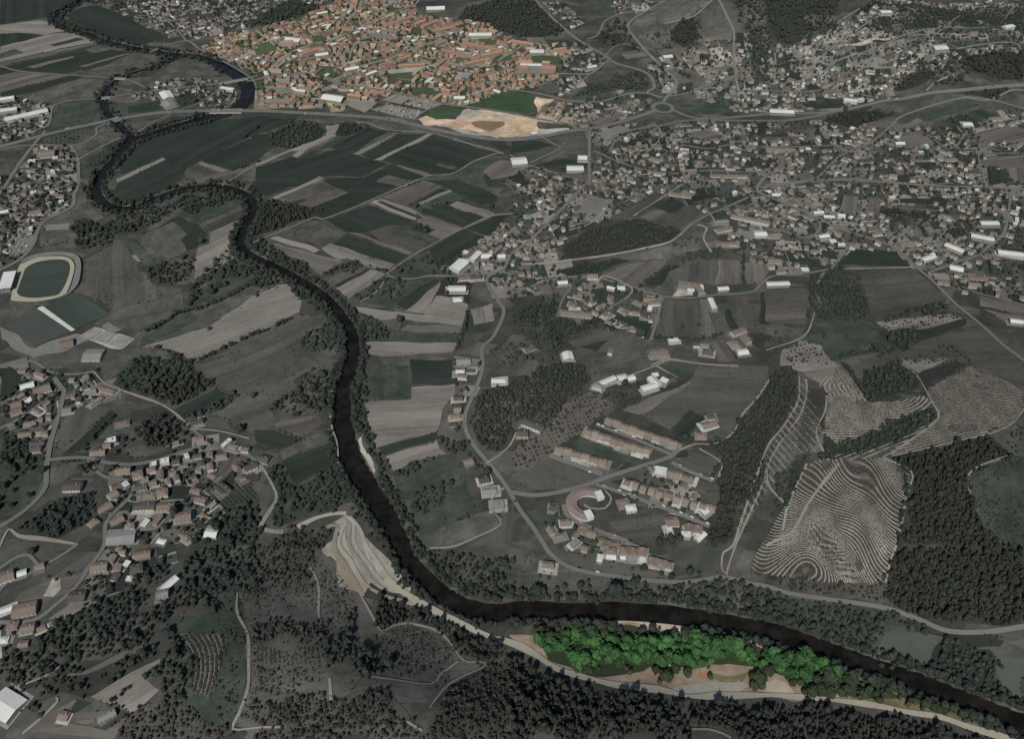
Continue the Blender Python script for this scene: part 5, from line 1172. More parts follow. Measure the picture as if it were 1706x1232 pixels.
for cc, (t, wq) in zip([(126,113,98), (138,130,119), (124,118,109), (138,130,120), (122,116,107), (140,132,120), (128,120,108)], (
    ("C2 470,1110 540,1100 D2 520,-40 590,90 660,200 710,290", 6), ("C2 520,1080 590,1075 D2 560,-60 640,60 700,180 760,235", 2.5), ("C2 560,1050 620,1090 D2 620,-40 690,60 760,180 850,245", 4), ("C2 600,1030 650,1090 D2 660,-60 740,60 830,180 920,255", 2.5),
    ("C2 600,1060 D2 600,-80 650,-10 720,90 790,190 870,255", 2), ("C2 620,1040 690,1120 D2 740,-40 820,80 900,190 980,270", 4), ("D2 760,240 860,290 960,320 1080,350", 5))):
    ribbon('haul_lane', cat(GP(t), 6), wq, mat('haul_lane_%d' % sum(cc), cc, var=.35, big=.06, streak=.3, size=(.02, .5)), ROADZ-.12, jitter=.3)
rc = GP("A3 1000,716")[0]
a = np.linspace(0, 2*math.pi, 48); ribbon('roundabout', rc + 21*np.stack([np.cos(a), np.sin(a)], 1), 9, RM['road'], ROADZ+.12)
sheet('roundabout_island', rc + 16*np.stack([np.cos(a[:-1]), np.sin(a[:-1])], 1), fmat('g'), ROADZ+.1)
lotm = mat('car_park_asphalt', (112,106,98), var=.15, big=.04)
LOTS = [GP(t) for t in CARPARKS]
for P in LOTS: sheet('car_park', P, lotm, ROADZ-.15)
RP = np.vstack([r[0] for r in ROADS]); RT = np.vstack([r[1] for r in ROADS]); RW = np.concatenate([np.full(len(r[0]), r[2]) for r in ROADS])
def near_road(x, y):
    """distance to the nearest carriageway edge and its direction, for arrays"""
    D = np.empty(len(x)); A = np.empty(len(x))
    for i in range(0, len(x), 3000):
        d = np.hypot(x[i:i+3000, None]-RP[None, :, 0], y[i:i+3000, None]-RP[None, :, 1]) - RW[None]
        j = d.argmin(1); D[i:i+3000] = d[np.arange(len(j)), j]; A[i:i+3000] = np.arctan2(RT[j, 1], RT[j, 0])
    return D, A

# ------------------------------------------------------------------ buildings
def T3(V, F): return np.asarray(V, float), np.asarray(F, int)
def join(parts):
    Vs, Fs, n = [], [], 0
    for V, F in parts: Vs.append(V); Fs.append(F+n); n += len(V)
    return np.vstack(Vs), np.vstack(Fs)
def boxm(x0, y0, z0, x1, y1, z1):
    V = [(x0,y0,z0),(x1,y0,z0),(x1,y1,z0),(x0,y1,z0),(x0,y0,z1),(x1,y0,z1),(x1,y1,z1),(x0,y1,z1)]
    Q = [(0,3,2,1),(4,5,6,7),(0,1,5,4),(1,2,6,5),(2,3,7,6),(3,0,4,7)]
    return T3(V, [t for a,b,c,d in Q for t in ((a,b,c),(a,c,d))])
def quads(V, Q): return T3(V, [t for a,b,c,d in Q for t in ((a,b,c),(a,c,d))])
def house_mesh(L, W, H, rh, style):
    """(walls, roof): outline centred on the origin, ridge along x"""
    l, w_ = L/2, W/2
    if style == 'flat':
        wl = boxm(-l, -w_, -2, l, w_, H)
        p = [boxm(-l-.15, -w_-.15, H, l+.15, -w_+.25, H+.7), boxm(-l-.15, w_-.25, H, l+.15, w_+.15, H+.7), boxm(-l-.15, -w_+.25, H, -l+.25, w_-.25, H+.7), boxm(l-.25, -w_+.25, H, l+.15, w_-.25, H+.7),
             boxm(-l+.25, -w_+.25, H+.01, l-.25, w_-.25, H+.12)]
        if L > 8: p.append(boxm(-l*.2, -w_*.3, H+.12, l*.2, w_*.4, H+1.9))
        return wl, join(p)
    if style == 'hip':
        wl = boxm(-l, -w_, -2, l, w_, H); o = .5; r = max(.3, l-w_); k = H-.1
        V = [(-l-o,-w_-o,k),(l+o,-w_-o,k),(l+o,w_+o,k),(-l-o,w_+o,k),(-r,0,H+rh),(r,0,H+rh)]
        V = V + [(x,y,z-.25) for x,y,z in V[:4]]
        F = [(0,1,5),(0,5,4),(1,2,5),(2,3,4),(2,4,5),(3,0,4),(6,7,1),(6,1,0),(7,8,2),(7,2,1),(8,9,3),(8,3,2),(9,6,0),(9,0,3),(6,8,7),(6,9,8)]
        return wl, T3(V, F)
    wl = join([boxm(-l, -w_, -2, l, w_, H), T3([(-l,-w_,H),(-l,w_,H),(-l,0,H+rh-.05),(l,-w_,H),(l,w_,H),(l,0,H+rh-.05)], [(0,2,1),(3,4,5)])])
    o = .55; e = rh*o/w_; x = l+.35
    A = [(-x,-w_-o,H-e),(x,-w_-o,H-e),(x,0,H+rh),(-x,0,H+rh),(x,w_+o,H-e),(-x,w_+o,H-e)]; V = A + [(a,b,c-.28) for a,b,c in A]
    Q = [(0,1,2,3),(3,2,4,5),(6,9,8,7),(9,11,10,8),(0,6,7,1),(5,4,10,11),(1,7,8,2),(2,8,10,4),(3,9,6,0),(5,11,9,3)]
    parts = [quads(V, Q)]
    return wl, join(parts)
def chimney_mesh(x, y, z): return join([boxm(x-.4, y-.4, z-1.2, x+.4, y+.4, z+1.1), boxm(x-.55, y-.55, z+1.1, x+.55, y+.55, z+1.3)])
ROOF = dict(T=(104,90,80), D=(70,64,60), W=(168,167,165), G=(106,106,106), P=(100,84,78), O=(134,98,76), O2=(116,80,67), Y=(140,124,98), B=(104,84,70), R=(112,98,88))
roofm = {k: mat('roof_'+k, c, var=.22, big=.05, fine=.5, objvar=.14 if k != 'W' else .05, rough=.85) for k, c in ROOF.items()}
wallm = [mat('wall_white', (150,147,142), var=.2), mat('wall_grey', (112,109,105), var=.2), mat('wall_cream', (128,120,108), var=.2)]
wallt = [mat('town_wall_white', (132,124,114), var=.2), mat('town_wall_cream', (118,106,88), var=.2), mat('town_wall_grey', (116,108,98), var=.2)]
chim = mat('chimney_plaster', (150,140,132)); glass = mat('window_glass', (44,47,52), rough=.2, spec=.5); doorm = mat('door_wood', (82,66,54))
HS = []                                    # every building: dict
GRID = {}
def clear(x, y, r):
    i, j = int(x//40), int(y//40)
    for a in (-1, 0, 1):
        for b in (-1, 0, 1):
            for (X2, Y2, r2) in GRID.get((i+a, j+b), ()):
                if (X2-x)**2 + (Y2-y)**2 < (r+r2)**2: return False
    return True
def occupy(x, y, L, W, ang):
    n = max(1, int(L/W+.5)); s = L/n
    for k in range(n):
        t = (k+.5)*s - L/2; px, py = x+math.cos(ang)*t, y+math.sin(ang)*t; GRID.setdefault((int(px//40), int(py//40)), []).append((px, py, max(W, s)*.56))
def add_house(x, y, L, W, ang, roof, zone, H=None, style=None, place=None):
    if style is None: style = 'flat' if (roof in 'WG' and L < 17 and random.random() < .5) else ('hip' if random.random() < .4 and L < 1.9*W else 'gable')
    if H is None: H = random.choice([3.2, 3.4, 6.0, 6.2]) if zone != 'town' else random.uniform(4, 7)
    if L > 22 and roof == 'W': H = 6.5
    z = float(hgt(x, y)); p = proj(x, y, z)
    HS.append(dict(x=x, y=y, z=z, L=L, W=W, a=ang, roof=roof, zone=zone, H=H, style=style, place=place, px=p[0], py=p[1], s=p[2]*math.sqrt(L*W)))
    occupy(x, y, L, W, ang)
for line in BUILT.strip().splitlines():
    crop, rest = line.split(' ', 1)
    for it in rest.split('|'):
        c, a_, b_, wdt = it.split(); (x0, y0), (x1, y1) = GP(crop+' '+a_+' '+b_); L = max(6.0, math.hypot(x1-x0, y1-y0)); W = float(wdt); ang = math.atan2(y1-y0, x1-x0)
        if W > L: L, W, ang = W, L, ang+math.pi/2
        zone = 'town' if crop in ('A2',) or c == 'O' else 'vill'
        add_house((x0+x1)/2, (y0+y1)/2, L, W, ang, c, zone, style='gable' if L > 16 else None)
for p0, p1, wdt, n, place in TERRACES:
    A, B = GP(p0)[0], GP(p1)[0]; d = (B-A)/n; ang = math.atan2(d[1], d[0])
    for k in range(n):
        c = A + d*(k+.5); off = (k % 2)*1.2
        add_house(c[0]-math.sin(ang)*off, c[1]+math.cos(ang)*off, np.hypot(*d)-(.9 if 'terraced' in place else 3.2), wdt, ang, 'R' if (k*7) % 5 else 'T', 'row', H=6.2+(k % 2)*.35, style='gable', place=(place, k, n))
AVOID = [P for c, P in FIELDP if c in ('d','l','t','k','VG','sp','oe','w','br','tv','tw','sc','sk','pa','bs','ob','or','sq','tg','lg')]
AVB = [(P.min(0), P.max(0), P) for P in AVOID] + [(P.min(0), P.max(0), P) for P in LOTS]
WOODP = []
for line in WOODS.strip().splitlines():
    crop, kind, sp, place, pts = line.split('|'); WOODP.append((kind, float(sp), place, GP(crop+' '+pts)))
WAV = [(P.min(0), P.max(0), P) for k, s, pl, P in WOODP if s < 10]
def blocked(x, y, lists):
    b = np.zeros(len(x), bool)
    for lo, hi, P in lists:
        k = (x > lo[0]) & (x < hi[0]) & (y > lo[1]) & (y < hi[1]) & ~b
        if k.any(): b[np.nonzero(k)[0]] = inpoly(x[k], y[k], P)
    return b
DENS = dict(town=235, vill=560)
for qn, (zone, P) in enumerate(QPOLY):
    lo, hi = P.min(0), P.max(0); A = area(P); n = int(A/(DENS[zone])*(3.0 if zone == 'town' else 4.5))
    xs_ = RNG.uniform(lo[0], hi[0], n*6); ys_ = RNG.uniform(lo[1], hi[1], n*6); k = inpoly(xs_, ys_, P); xs_, ys_ = xs_[k][:n], ys_[k][:n]
    D, An = near_road(xs_, ys_); bad = blocked(xs_, ys_, AVB+WAV) | (wd(xs_, ys_) < 18); tgt = A/(DENS[zone] if not (zone == 'town' and qn == 1) else 900); cnt = 0
    for x, y, d, an, b in zip(xs_, ys_, D, An, bad):
        if b or cnt > tgt: continue
        if zone == 'town':
            L, W = random.choice([(random.uniform(7, 12), random.uniform(6, 9)), (random.uniform(15, 32), random.uniform(8, 10)), (random.uniform(8, 15), random.uniform(7, 11))])
            r = random.choices(['O', 'O2', 'W', 'Y', 'B', 'G', 'D'], [17, 22, 10, 9, 23, 11, 8])[0]
        else:
            L, W = (random.uniform(6.5, 12), random.uniform(5.5, 8.5)) if y < 1050 else (random.uniform(5.5, 10.5), random.uniform(5, 7.5))
            if random.random() < .12: L *= 1.7
            if random.random() > .7+.45*float(wob(np.array([x]), np.array([y]), 38, 91)[0]): continue
            if random.random() > math.exp(-max(0, d-16)/(60 if y < 1500 else 130)): continue
            r = random.choices(['T', 'D', 'W', 'G', 'P'], [48, 22, 6, 14, 10])[0]
        an += random.gauss(0, .05) + (math.pi/2 if random.random() < (.25 if zone == 'town' else .4) else 0)
        if d < (W/2+2.5 if abs(math.sin(an-0)) >= 0 else 0) + (0 if random.random() < .5 else 1): continue
        m_ = max(1, int(L/W+.5)); ok = all(clear(x+math.cos(an)*((q+.5)*L/m_-L/2), y+math.sin(an)*((q+.5)*L/m_-L/2), W*.52+.5) for q in range(m_))
        if not ok: continue
        add_house(x, y, L, W, an, r, zone); cnt += 1
# pale paved yards round the larger houses
YV, YF, YT, n_ = [], [], [], 0
for h in HS:
    if h['zone'] == 'town' or random.random() > (.85 if h['py'] > 640 and h['px'] > 900 else 1)* (.75 if h['s'] > 11 else .4): continue
    k_ = 5; L_, W_ = h['L']/2+random.uniform(1, 5), h['W']/2+random.uniform(1.5, 5.5); ox, oy = random.uniform(-2, 2), random.uniform(-2, 2)
    u, v = np.meshgrid(np.linspace(-L_, L_, k_)+ox, np.linspace(-W_, W_, k_)+oy); u, v = u.ravel(), v.ravel(); c_, s_ = math.cos(h['a']), math.sin(h['a'])
    x_, y_ = h['x']+u*c_-v*s_, h['y']+u*s_+v*c_; i = np.arange(k_*k_).reshape(k_, k_)
    YV.append(np.column_stack([x_, y_, hgt(x_, y_)+ROADZ-.25+.0006*len(YV)])); YF.append(np.stack([i[:-1, :-1].ravel(), i[:-1, 1:].ravel(), i[1:, 1:].ravel(), i[1:, :-1].ravel()], 1)+n_); n_ += k_*k_
    near_ = h['py'] > 640 and h['px'] > 900; YT.append(np.tile(np.array(alb(random.choice([(126,123,117), (150,147,142), (112,107,101), (104,99,93)] if near_ else [(126,121,114), (104,99,93), (112,107,101), (90,86,80), (140,135,128)]))), (k_*k_, 1)))
link('paved_yards', raw_mesh('paved_yards', np.vstack(YV), np.vstack(YF), mat('yard_paving', (100,100,100), var=.4, big=.1, fine=.6, attr=True), tint=np.vstack(YT)), kind='structure')
HS = [h for h in HS if -120 < h['px'] < 1826 and -80 < h['py'] < 1330]
MK = [(*GP(t)[0], nm) for t, nm in MARKS]
ONES = ['nearest', 'second nearest', 'third nearest', 'fourth nearest', 'fifth nearest', 'sixth nearest', 'seventh nearest', 'eighth nearest', 'ninth nearest', 'tenth nearest', 'eleventh nearest', 'twelfth nearest', 'thirteenth nearest', 'fourteenth nearest', 'fifteenth nearest', 'sixteenth nearest', 'seventeenth nearest', 'eighteenth nearest', 'nineteenth nearest']
TENS = {2: 'twenty', 3: 'thirty', 4: 'forty', 5: 'fifty'}
FIRST = ['first', 'second', 'third', 'fourth', 'fifth', 'sixth', 'seventh', 'eighth', 'ninth', 'tenth']
def ordn(i):
    if i < 19: return ONES[i]
    n = i+1; t = TENS.get(n//10, 'sixty'); return (t[:-1]+'ieth nearest') if n % 10 == 0 else t+'-'+FIRST[n % 10-1]+' nearest'
RD = dict(T='brown tiled', D='dark roofed', W='white roofed', G='grey roofed', P='pinkish roofed', O='orange tiled', O2='rust red tiled', Y='pale yellow roofed', B='brown roofed', R='tan tiled')
def meshof(name, vf, m): return raw_mesh(name, vf[0], vf[1], m)
def kindof(h): return 'hall' if (h['roof'] in 'WG' and h['L'] > 21) else 'terraced_house' if h['zone'] == 'row' else 'town_house' if h['zone'] == 'town' else 'village_house'
LIM = dict(hall=80, terraced_house=60, town_house=285, village_house=290)
by = {}
for h in sorted([h for h in HS if -3 < h['px'] < 1709 and -3 < h['py'] < 1236], key=lambda h: -h['s']): by.setdefault(kindof(h), []).append(h)
CHOSEN = set()
for kd, L_ in by.items():
    for h in L_[:LIM[kd]]: CHOSEN.add(id(h))
rank = {}
for h in HS:
    if id(h) not in CHOSEN: continue
    dd = [math.hypot(h['x']-mx, h['y']-my) for mx, my, _ in MK]; j = int(np.argmin(dd)); h['mk'] = MK[j][2]; h['md'] = dd[j]
    size = 'small ' if h['L'] < 9.5 else 'long ' if 16 < h['L'] <= 25 else 'very long ' if h['L'] > 25 else ''
    h['desc'] = f"{size}{RD[h['roof']].replace('roofed', 'flat roofed') if h['style'] == 'flat' else RD[h['roof']]} {'hall' if kindof(h) == 'hall' else 'house'}"
    rank.setdefault((h['desc'], h['mk']), []).append(h)
for L_ in rank.values(): L_.sort(key=lambda h: h['md'])
CAT = dict(hall='hall', terraced_house='terraced house', town_house='house', village_house='house')
GRP = dict(hall='halls and large sheds', terraced_house='terraced houses of the estate', town_house='houses of the coloured town', village_house='houses of the villages')
rest = {}
def place_vf(vf, h):
    c, s = math.cos(h['a']), math.sin(h['a']); V = vf[0]; return np.column_stack([V[:, 0]*c-V[:, 1]*s+h['x'], V[:, 0]*s+V[:, 1]*c+h['y'], V[:, 2]+h['z']]), vf[1]
for h in HS:
    rh = h['W']*.5*(.34 if h['L'] < 22 or h['zone'] != 'vill' else .22); wl, rf = house_mesh(h['L'], h['W'], h['H'], rh, h['style'])
    wmx = random.choice(wallt if h['zone'] == 'town' else wallm); rm = roofm[h['roof']]
    if id(h) not in CHOSEN:
        rest.setdefault(h['zone'], []).append((place_vf(wl, h), place_vf(rf, h), wmx, rm)); continue
    kd = kindof(h); L_ = rank[(h['desc'], h['mk'])]
    if h['place']:
        pl, k, n = h['place']; label = f"{'brown' if h['roof'] == 'T' else 'tan'} tiled terraced house, {FIRST[k]} from the left in the {pl}"
    else: label = f"{h['desc']}, {ordn(L_.index(h))} to {h['mk']}"
    pr = dict(label=label, category=CAT[kd], group=GRP[kd])
    if len(label.replace('-', ' ').split()) > 16: print('LONG', label)
    if h['s'] > 9.0:
        o = link(kd, None, **pr); o.empty_display_size = 2; o.location = (h['x'], h['y'], h['z']); o.rotation_euler = (0, 0, h['a'])
        link('wall', meshof('wall', wl, wmx), o); ro = link('roof', meshof('roof', rf, rm), o)
        if h['s'] > 13.0:
            if h['style'] != 'flat' and kd != 'hall': link('chimney', meshof('chimney', chimney_mesh(h['L']*.22, h['W']*.14, h['H']+rh*.75), chim), ro)
            sd_ = -1 if math.cos(h['a']) > 0 else 1                        # the long side that faces the viewer
            yv = sd_*(h['W']/2+.03)
            def pane(x0, x1, z0, z1): return boxm(x0, min(yv, yv+sd_*.05), z0, x1, max(yv, yv+sd_*.05), z1)
            link('door', meshof('door', pane(-.6, .6, -.1, 2.2), doorm), o)
            nw = max(2, int(h['L']/4.2))
            for fl in ([1.0] if h['H'] < 5 else [1.0, 3.9]):
                for q in range(nw):
                    xx = -h['L']/2 + (q+.5)*h['L']/nw
                    if abs(xx) < 1.3 and fl < 2: continue
                    link('window', meshof('window', pane(xx-.6, xx+.6, fl, fl+1.3), glass), o)
    else:
        V, F = join([wl, rf]); o = link(kd, raw_mesh(kd, V, F, [wmx, rm], fmat=[0]*len(wl[1])+[1]*len(rf[1])), **pr)
        o.location = (h['x'], h['y'], h['z']); o.rotation_euler = (0, 0, h['a'])
for zone, L_ in rest.items():
    ms = []; Vs, Fs, FM, n = [], [], [], 0
    for wl, rf, wmx, rm in L_:
        for vf, m in ((wl, wmx), (rf, rm)):
            if m not in ms: ms.append(m)
            Vs.append(vf[0]); Fs.append(vf[1]+n); n += len(vf[0]); FM += [ms.index(m)]*len(vf[1])
    nm = 'distant_town_housing' if zone == 'town' else 'distant_village_housing'
    link(nm, raw_mesh(nm, np.vstack(Vs), np.vstack(Fs), ms, fmat=FM), kind='stuff', category='houses',
         label='closely packed far houses filling the coloured town behind the river' if zone == 'town' else 'scattered small far houses of the grey villages between gardens')
print('houses', len(HS), {k: len(v) for k, v in by.items()}, 'individual', len(CHOSEN))
# ------------------------------------------------------------------ horseshoe-shaped block of the estate
def strip_roof(name, C, W, H, rh, wm_, rm_, **pr):
    T = tang(C); Nn = np.stack([-T[:, 1], T[:, 0]], 1); n = len(C); z0 = float(hgt(C[:, 0], C[:, 1]).min()); c0 = C.mean(0); P = C-c0
    o = link(name, None, **pr); o.location = (c0[0], c0[1], z0)
    i = np.arange(n-1); q = lambda a, b, c, d: np.stack([a, b, c, d], 1)
    L_, R_ = P+Nn*W/2, P-Nn*W/2; f = lambda A, z: np.column_stack([A, np.full(n, z)])
    V = np.vstack([f(L_, -2), f(L_, H), f(R_, -2), f(R_, H)])
    F = np.vstack([q(i+1, i, i+n, i+n+1), q(i+2*n, i+2*n+1, i+3*n+1, i+3*n), [[0, 2*n, 3*n, n]], [[n-1, 2*n-1, 4*n-1, 3*n-1]]])
    link('wall', raw_mesh('wall', V, F, wm_), o)
    Lo, Ro = P+Nn*(W/2+.6), P-Nn*(W/2+.6)
    V = np.vstack([f(Lo, H-.1), f(P, H+rh), f(Ro, H-.1), f(Lo, H-.45), f(P, H+rh-.4), f(Ro, H-.45)])
    F = np.vstack([q(i, i+n, i+n+1, i+1)[:, ::-1], q(i+n, i+2*n, i+2*n+1, i+n+1)[:, ::-1], q(i+3*n, i, i+1, i+3*n+1)[:, ::-1], q(i+2*n, i+5*n, i+5*n+1, i+2*n+1)[:, ::-1], [[0, 3*n, 4*n, n], [n, 4*n, 5*n, 2*n], [n-1, 2*n-1, 5*n-1, 4*n-1], [2*n-1, 3*n-1, 6*n-1, 5*n-1]]])
    link('roof', raw_mesh('roof', V, F, rm_), o)
    return o
red = mat('roof_dull_red', (112,96,91), var=.25, big=.06)
C = cat(GP("C3 565,890 490,880 425,902 395,952 412,1003 465,1040 500,1045"), 4.0)
ub = strip_roof('apartment_block', C, 13, 5.0, 1.7, wallm[0], red, label='horseshoe-shaped apartment block with dull red roof in the estate', category='apartment block')
for k, t in enumerate(("C3 580,908", "C3 510,1040")):
    p = GP(t)[0]; vf = boxm(-4.5, -6, -2, 4.5, 6, 6.6); b = link('end_tower', raw_mesh('end_tower', *join([vf, boxm(-4.7, -6.2, 6.6, 4.7, 6.2, 7.1)]), roofm['W']), ub)
    b.location = (p[0]-ub.location.x, p[1]-ub.location.y, 0); b.rotation_euler = (0, 0, .35)

poolw = mat('pool_water', (96,122,136), var=.1, rough=.1, spec=.5); rimm = mat('pool_rim', (150,148,144), var=.1)
for t, lab in (("C3 1030,812 1070,822", 'small pale blue pool behind the tan houses of the estate'), ("C3 1035,885 1075,893", 'pale blue pool behind the long lower terraced row'), ("C3 705,155 735,150", 'blue pool beside the white villas'), ("D1 675,1122 700,1105", 'blue pool beside the long grey house at the bottom left')):
    p, q = GP(t); ax = q-p; L_ = max(7.0, float(np.hypot(*ax))); c0 = (p+q)/2; o = link('swimming_pool', None, label=lab, category='swimming pool'); o.location = (c0[0], c0[1], float(hgt(*c0))+ROADZ+.1); o.rotation_euler = (0, 0, math.atan2(ax[1], ax[0])); w2 = 2.4; l2 = L_/2
    link('rim', raw_mesh('rim', *join([boxm(-l2-1, -w2-1, -1.2, l2+1, -w2, .12), boxm(-l2-1, w2, -1.2, l2+1, w2+1, .12), boxm(-l2-1, -w2, -1.2, -l2, w2, .12), boxm(l2, -w2, -1.2, l2+1, w2, .12)]), rimm), o)
    link('water', raw_mesh('water', *boxm(-l2, -w2, -1.2, l2, w2, .03), poolw), o)

# ------------------------------------------------------------------ stadium and sports pitches
st_c = GP("B1 300,650")[0]; zs = float(hgt(*st_c))
stad = link('stadium', None, label='oval football stadium with pale running track and curved grey stands', category='stadium'); stad.location = (st_c[0], st_c[1], zs)
out = cat(np.vstack([GP("B1 72,800 90,700 130,570 180,540 230,520 330,508 430,512 482,540 492,600 455,720 415,770 270,805 150,808 72,800")]), 5) - st_c
inn = cat(GP("B1 113,745 150,640 178,582 255,545 370,530 445,540 465,590 440,680 405,742 370,768 225,785 135,772 113,745"), 5) - st_c
def flatmesh(name, P, z, m, parent, step=8):
    V, F = tri(P, step); E = np.array([1.0, .3]); E /= np.hypot(*E)
    return link(name, raw_mesh(name, np.column_stack([V, np.full(len(V), z)]), F, m, uv=np.stack([V@E, V@np.array([-E[1], E[0]])], 1)), parent)
flatmesh('running_track', out[:-1], ROADZ+.35, mat('track_cinder', (136,132,114), var=.2, big=.05), stad)
flatmesh('pitch', inn[:-1], ROADZ+.5, mat('stadium_grass', (50,58,52), var=.15, big=.03, streak=.15, size=(.02,.12)), stad)
A = cat(GP("B1 150,560 220,527 330,503 435,505 492,535 500,600 465,725 425,770"), 5); B = cat(GP("B1 140,535 215,503 330,482 465,485 540,515 556,600 535,700 455,775"), 5)
n = 60
def resamp(P, n):
    s = np.concatenate([[0], np.cumsum(np.hypot(*np.diff(P, axis=0).T))]); t = np.linspace(0, s[-1], n); return np.stack([np.interp(t, s, P[:, 0]), np.interp(t, s, P[:, 1])], 1)
A, B = resamp(A, n)-st_c, resamp(B, n)-st_c; B = A+(B-A)*.72; Vs = []; K = 7
for k in range(K):
    for e in (k/K, (k+1)/K): Vs.append(np.column_stack([A+(B-A)*e, np.full(n, ROADZ+.4+.4*k)]))
Vs.append(np.column_stack([B, np.full(n, 0.0)])); V = np.vstack(Vs); F = []
i = np.arange(n-1)
for r in range(2*K): F.append(np.stack([r*n+i, r*n+i+1, (r+1)*n+i+1, (r+1)*n+i], 1))
link('bleachers', raw_mesh('bleachers', V, np.vstack(F), mat('stand_concrete', (100,98,96), var=.4, big=.12, fine=.6)), stad)
g0, g1 = GP("B1 12,735")[0], GP("B1 108,630")[0]
gs = link('grandstand', None, label='white roofed grandstand along the left side of the stadium', category='grandstand'); c0 = GP("B1 62,690")[0]; ax = GP("B1 45,740")[0]-GP("B1 80,632")[0]; gs.location = (c0[0], c0[1], float(hgt(*c0))); gs.rotation_euler = (0, 0, math.atan2(ax[1], ax[0])); hl = np.hypot(*ax)/2
steps = [boxm(-hl, -9+2.2*k, -1, hl, -9+2.2*(k+1), ROADZ+1.0+.8*k) for k in range(7)]
link('seating', raw_mesh('seating', *join(steps), mat('stand_concrete', (118,116,114))), gs)
link('roof', raw_mesh('roof', *join([boxm(-hl-1, -10, 9.2, hl+1, 10, 9.6)]+[boxm(-hl+2*hl*k/6-.2, -9.8, 9.6, -hl+2*hl*k/6+.2, 9.8, 9.9) for k in range(7)]), roofm['W']), gs)
link('back_wall', raw_mesh('back_wall', *boxm(-hl, 7, -1, hl, 7.4, 9.2), wallm[1]), gs)
for k in range(5):
    x = -hl+2*hl*(k+.5)/5; link('roof_post', raw_mesh('roof_post', *boxm(x-.2, -7.2, ROADZ, x+.2, -6.8, 9.2), wallm[1]), gs)
sheet('sports_pitch', GP("B1 35,965 260,865 490,1000 230,1105"), mat('cinder_pitch', (60,63,60), var=.1, big=.03), ROADZ-.1)
sheet('sports_pitch', GP("B1 292,842 520,747 735,890 502,990"), mat('training_grass', (52,62,55), var=.2, big=.02, streak=.3, size=(.01,.08)), ROADZ-.1)
sheet('concrete_walk', GP("B1 245,852 285,838 500,995 472,1005"), mat('pale_concrete', (166,163,158), var=.2, big=.06), ROADZ)
for t in ("B1 520,1040 610,985 680,1000 600,1060", "B1 610,1060 690,1005 780,1020 700,1085", "B1 710,1090 790,1030 875,1050 800,1115"):
    sheet('sports_court', GP(t), mat('court_concrete', (116,112,107), var=.45, big=.08, fine=.4), ROADZ)

# ------------------------------------------------------------------ bridges
conc = mat('bridge_concrete', (128,125,120), var=.15)
def bridge(t, width, label, npier):
    P = cat(GP(t), 6); T = tang(P); n = len(P); c0 = P.mean(0); Q = P-c0; z = hgt(P[:, 0], P[:, 1]); zb = z+ROADZ-.12; Nn = np.stack([-T[:, 1], T[:, 0]], 1)
    o = link('bridge', None, label=label, category='bridge', group='road bridges'); o.location = (c0[0], c0[1], 0)
    def beam(name, s0, s1, lo, hi):
        V = np.vstack([np.column_stack([Q+Nn*s, zb+d]) for s, d in ((s0, lo), (s1, lo), (s1, hi), (s0, hi))]); i = np.arange(n-1); F = []
        for a, b in ((0, 1), (1, 2), (2, 3), (3, 0)): F.append(np.stack([a*n+i, a*n+i+1, b*n+i+1, b*n+i], 1))
        F.append([[0, n, 2*n, 3*n], [n-1, 4*n-1, 3*n-1, 2*n-1]]); link(name, raw_mesh(name, V, np.vstack(F), conc), o)
    h = width/2+.6; beam('deck', -h, h, -1.1, 0); beam('parapet', h-.35, h, 0.002, 1.15); beam('parapet', -h, -h+.35, .002, 1.15)
    for k in range(npier):
        j = int((k+1)*(n-1)/(npier+1)); b = boxm(-1, -width/2, -4, 1, width/2, 0); p = link('pier', raw_mesh('pier', b[0], b[1], conc), o)
        p.location = (Q[j, 0], Q[j, 1], zb[j]-1.1); p.rotation_euler = (0, 0, math.atan2(T[j, 1], T[j, 0]))
bridge("A1 1390,739 1600,736", 17, 'wide highway bridge over the river below the town', 3)
bridge("A1 1450,556 1640,521", 7, 'narrow old bridge joining the river island to the town', 4)
bridge("A1 995,348 1060,315", 6, 'small field road bridge over the upper river', 1)
bridge("A1 672,651 730,645", 7, 'village road bridge over the side channel', 1)
bridge("A1 700,812 790,785", 17, 'highway bridge over the side channel', 1)
bridge("A1 760,519 830,524", 6, 'field road bridge over the side channel', 1)

# ------------------------------------------------------------------ trees
def ico(sub):
    t = (1+5**.5)/2; V = [(-1,t,0),(1,t,0),(-1,-t,0),(1,-t,0),(0,-1,t),(0,1,t),(0,-1,-t),(0,1,-t),(t,0,-1),(t,0,1),(-t,0,-1),(-t,0,1)]
    F = [(0,11,5),(0,5,1),(0,1,7),(0,7,10),(0,10,11),(1,5,9),(5,11,4),(11,10,2),(10,7,6),(7,1,8),(3,9,4),(3,4,2),(3,2,6),(3,6,8),(3,8,9),(4,9,5),(2,4,11),(6,2,10),(8,6,7),(9,8,1)]
    V = [np.array(v, float)/np.linalg.norm(v) for v in V]
    for _ in range(sub):
        m = {}; F2 = []
        def mid(a, b):
            k = (min(a, b), max(a, b))
            if k not in m: v = V[a]+V[b]; V.append(v/np.linalg.norm(v)); m[k] = len(V)-1
            return m[k]
        for a, b, c in F: x, y, z = mid(a, b), mid(b, c), mid(c, a); F2 += [(a,x,z),(b,y,x),(c,z,y),(x,y,z)]
        F = F2
    return np.array(V), np.array(F)
ICO = [ico(0), ico(1), ico(2)]
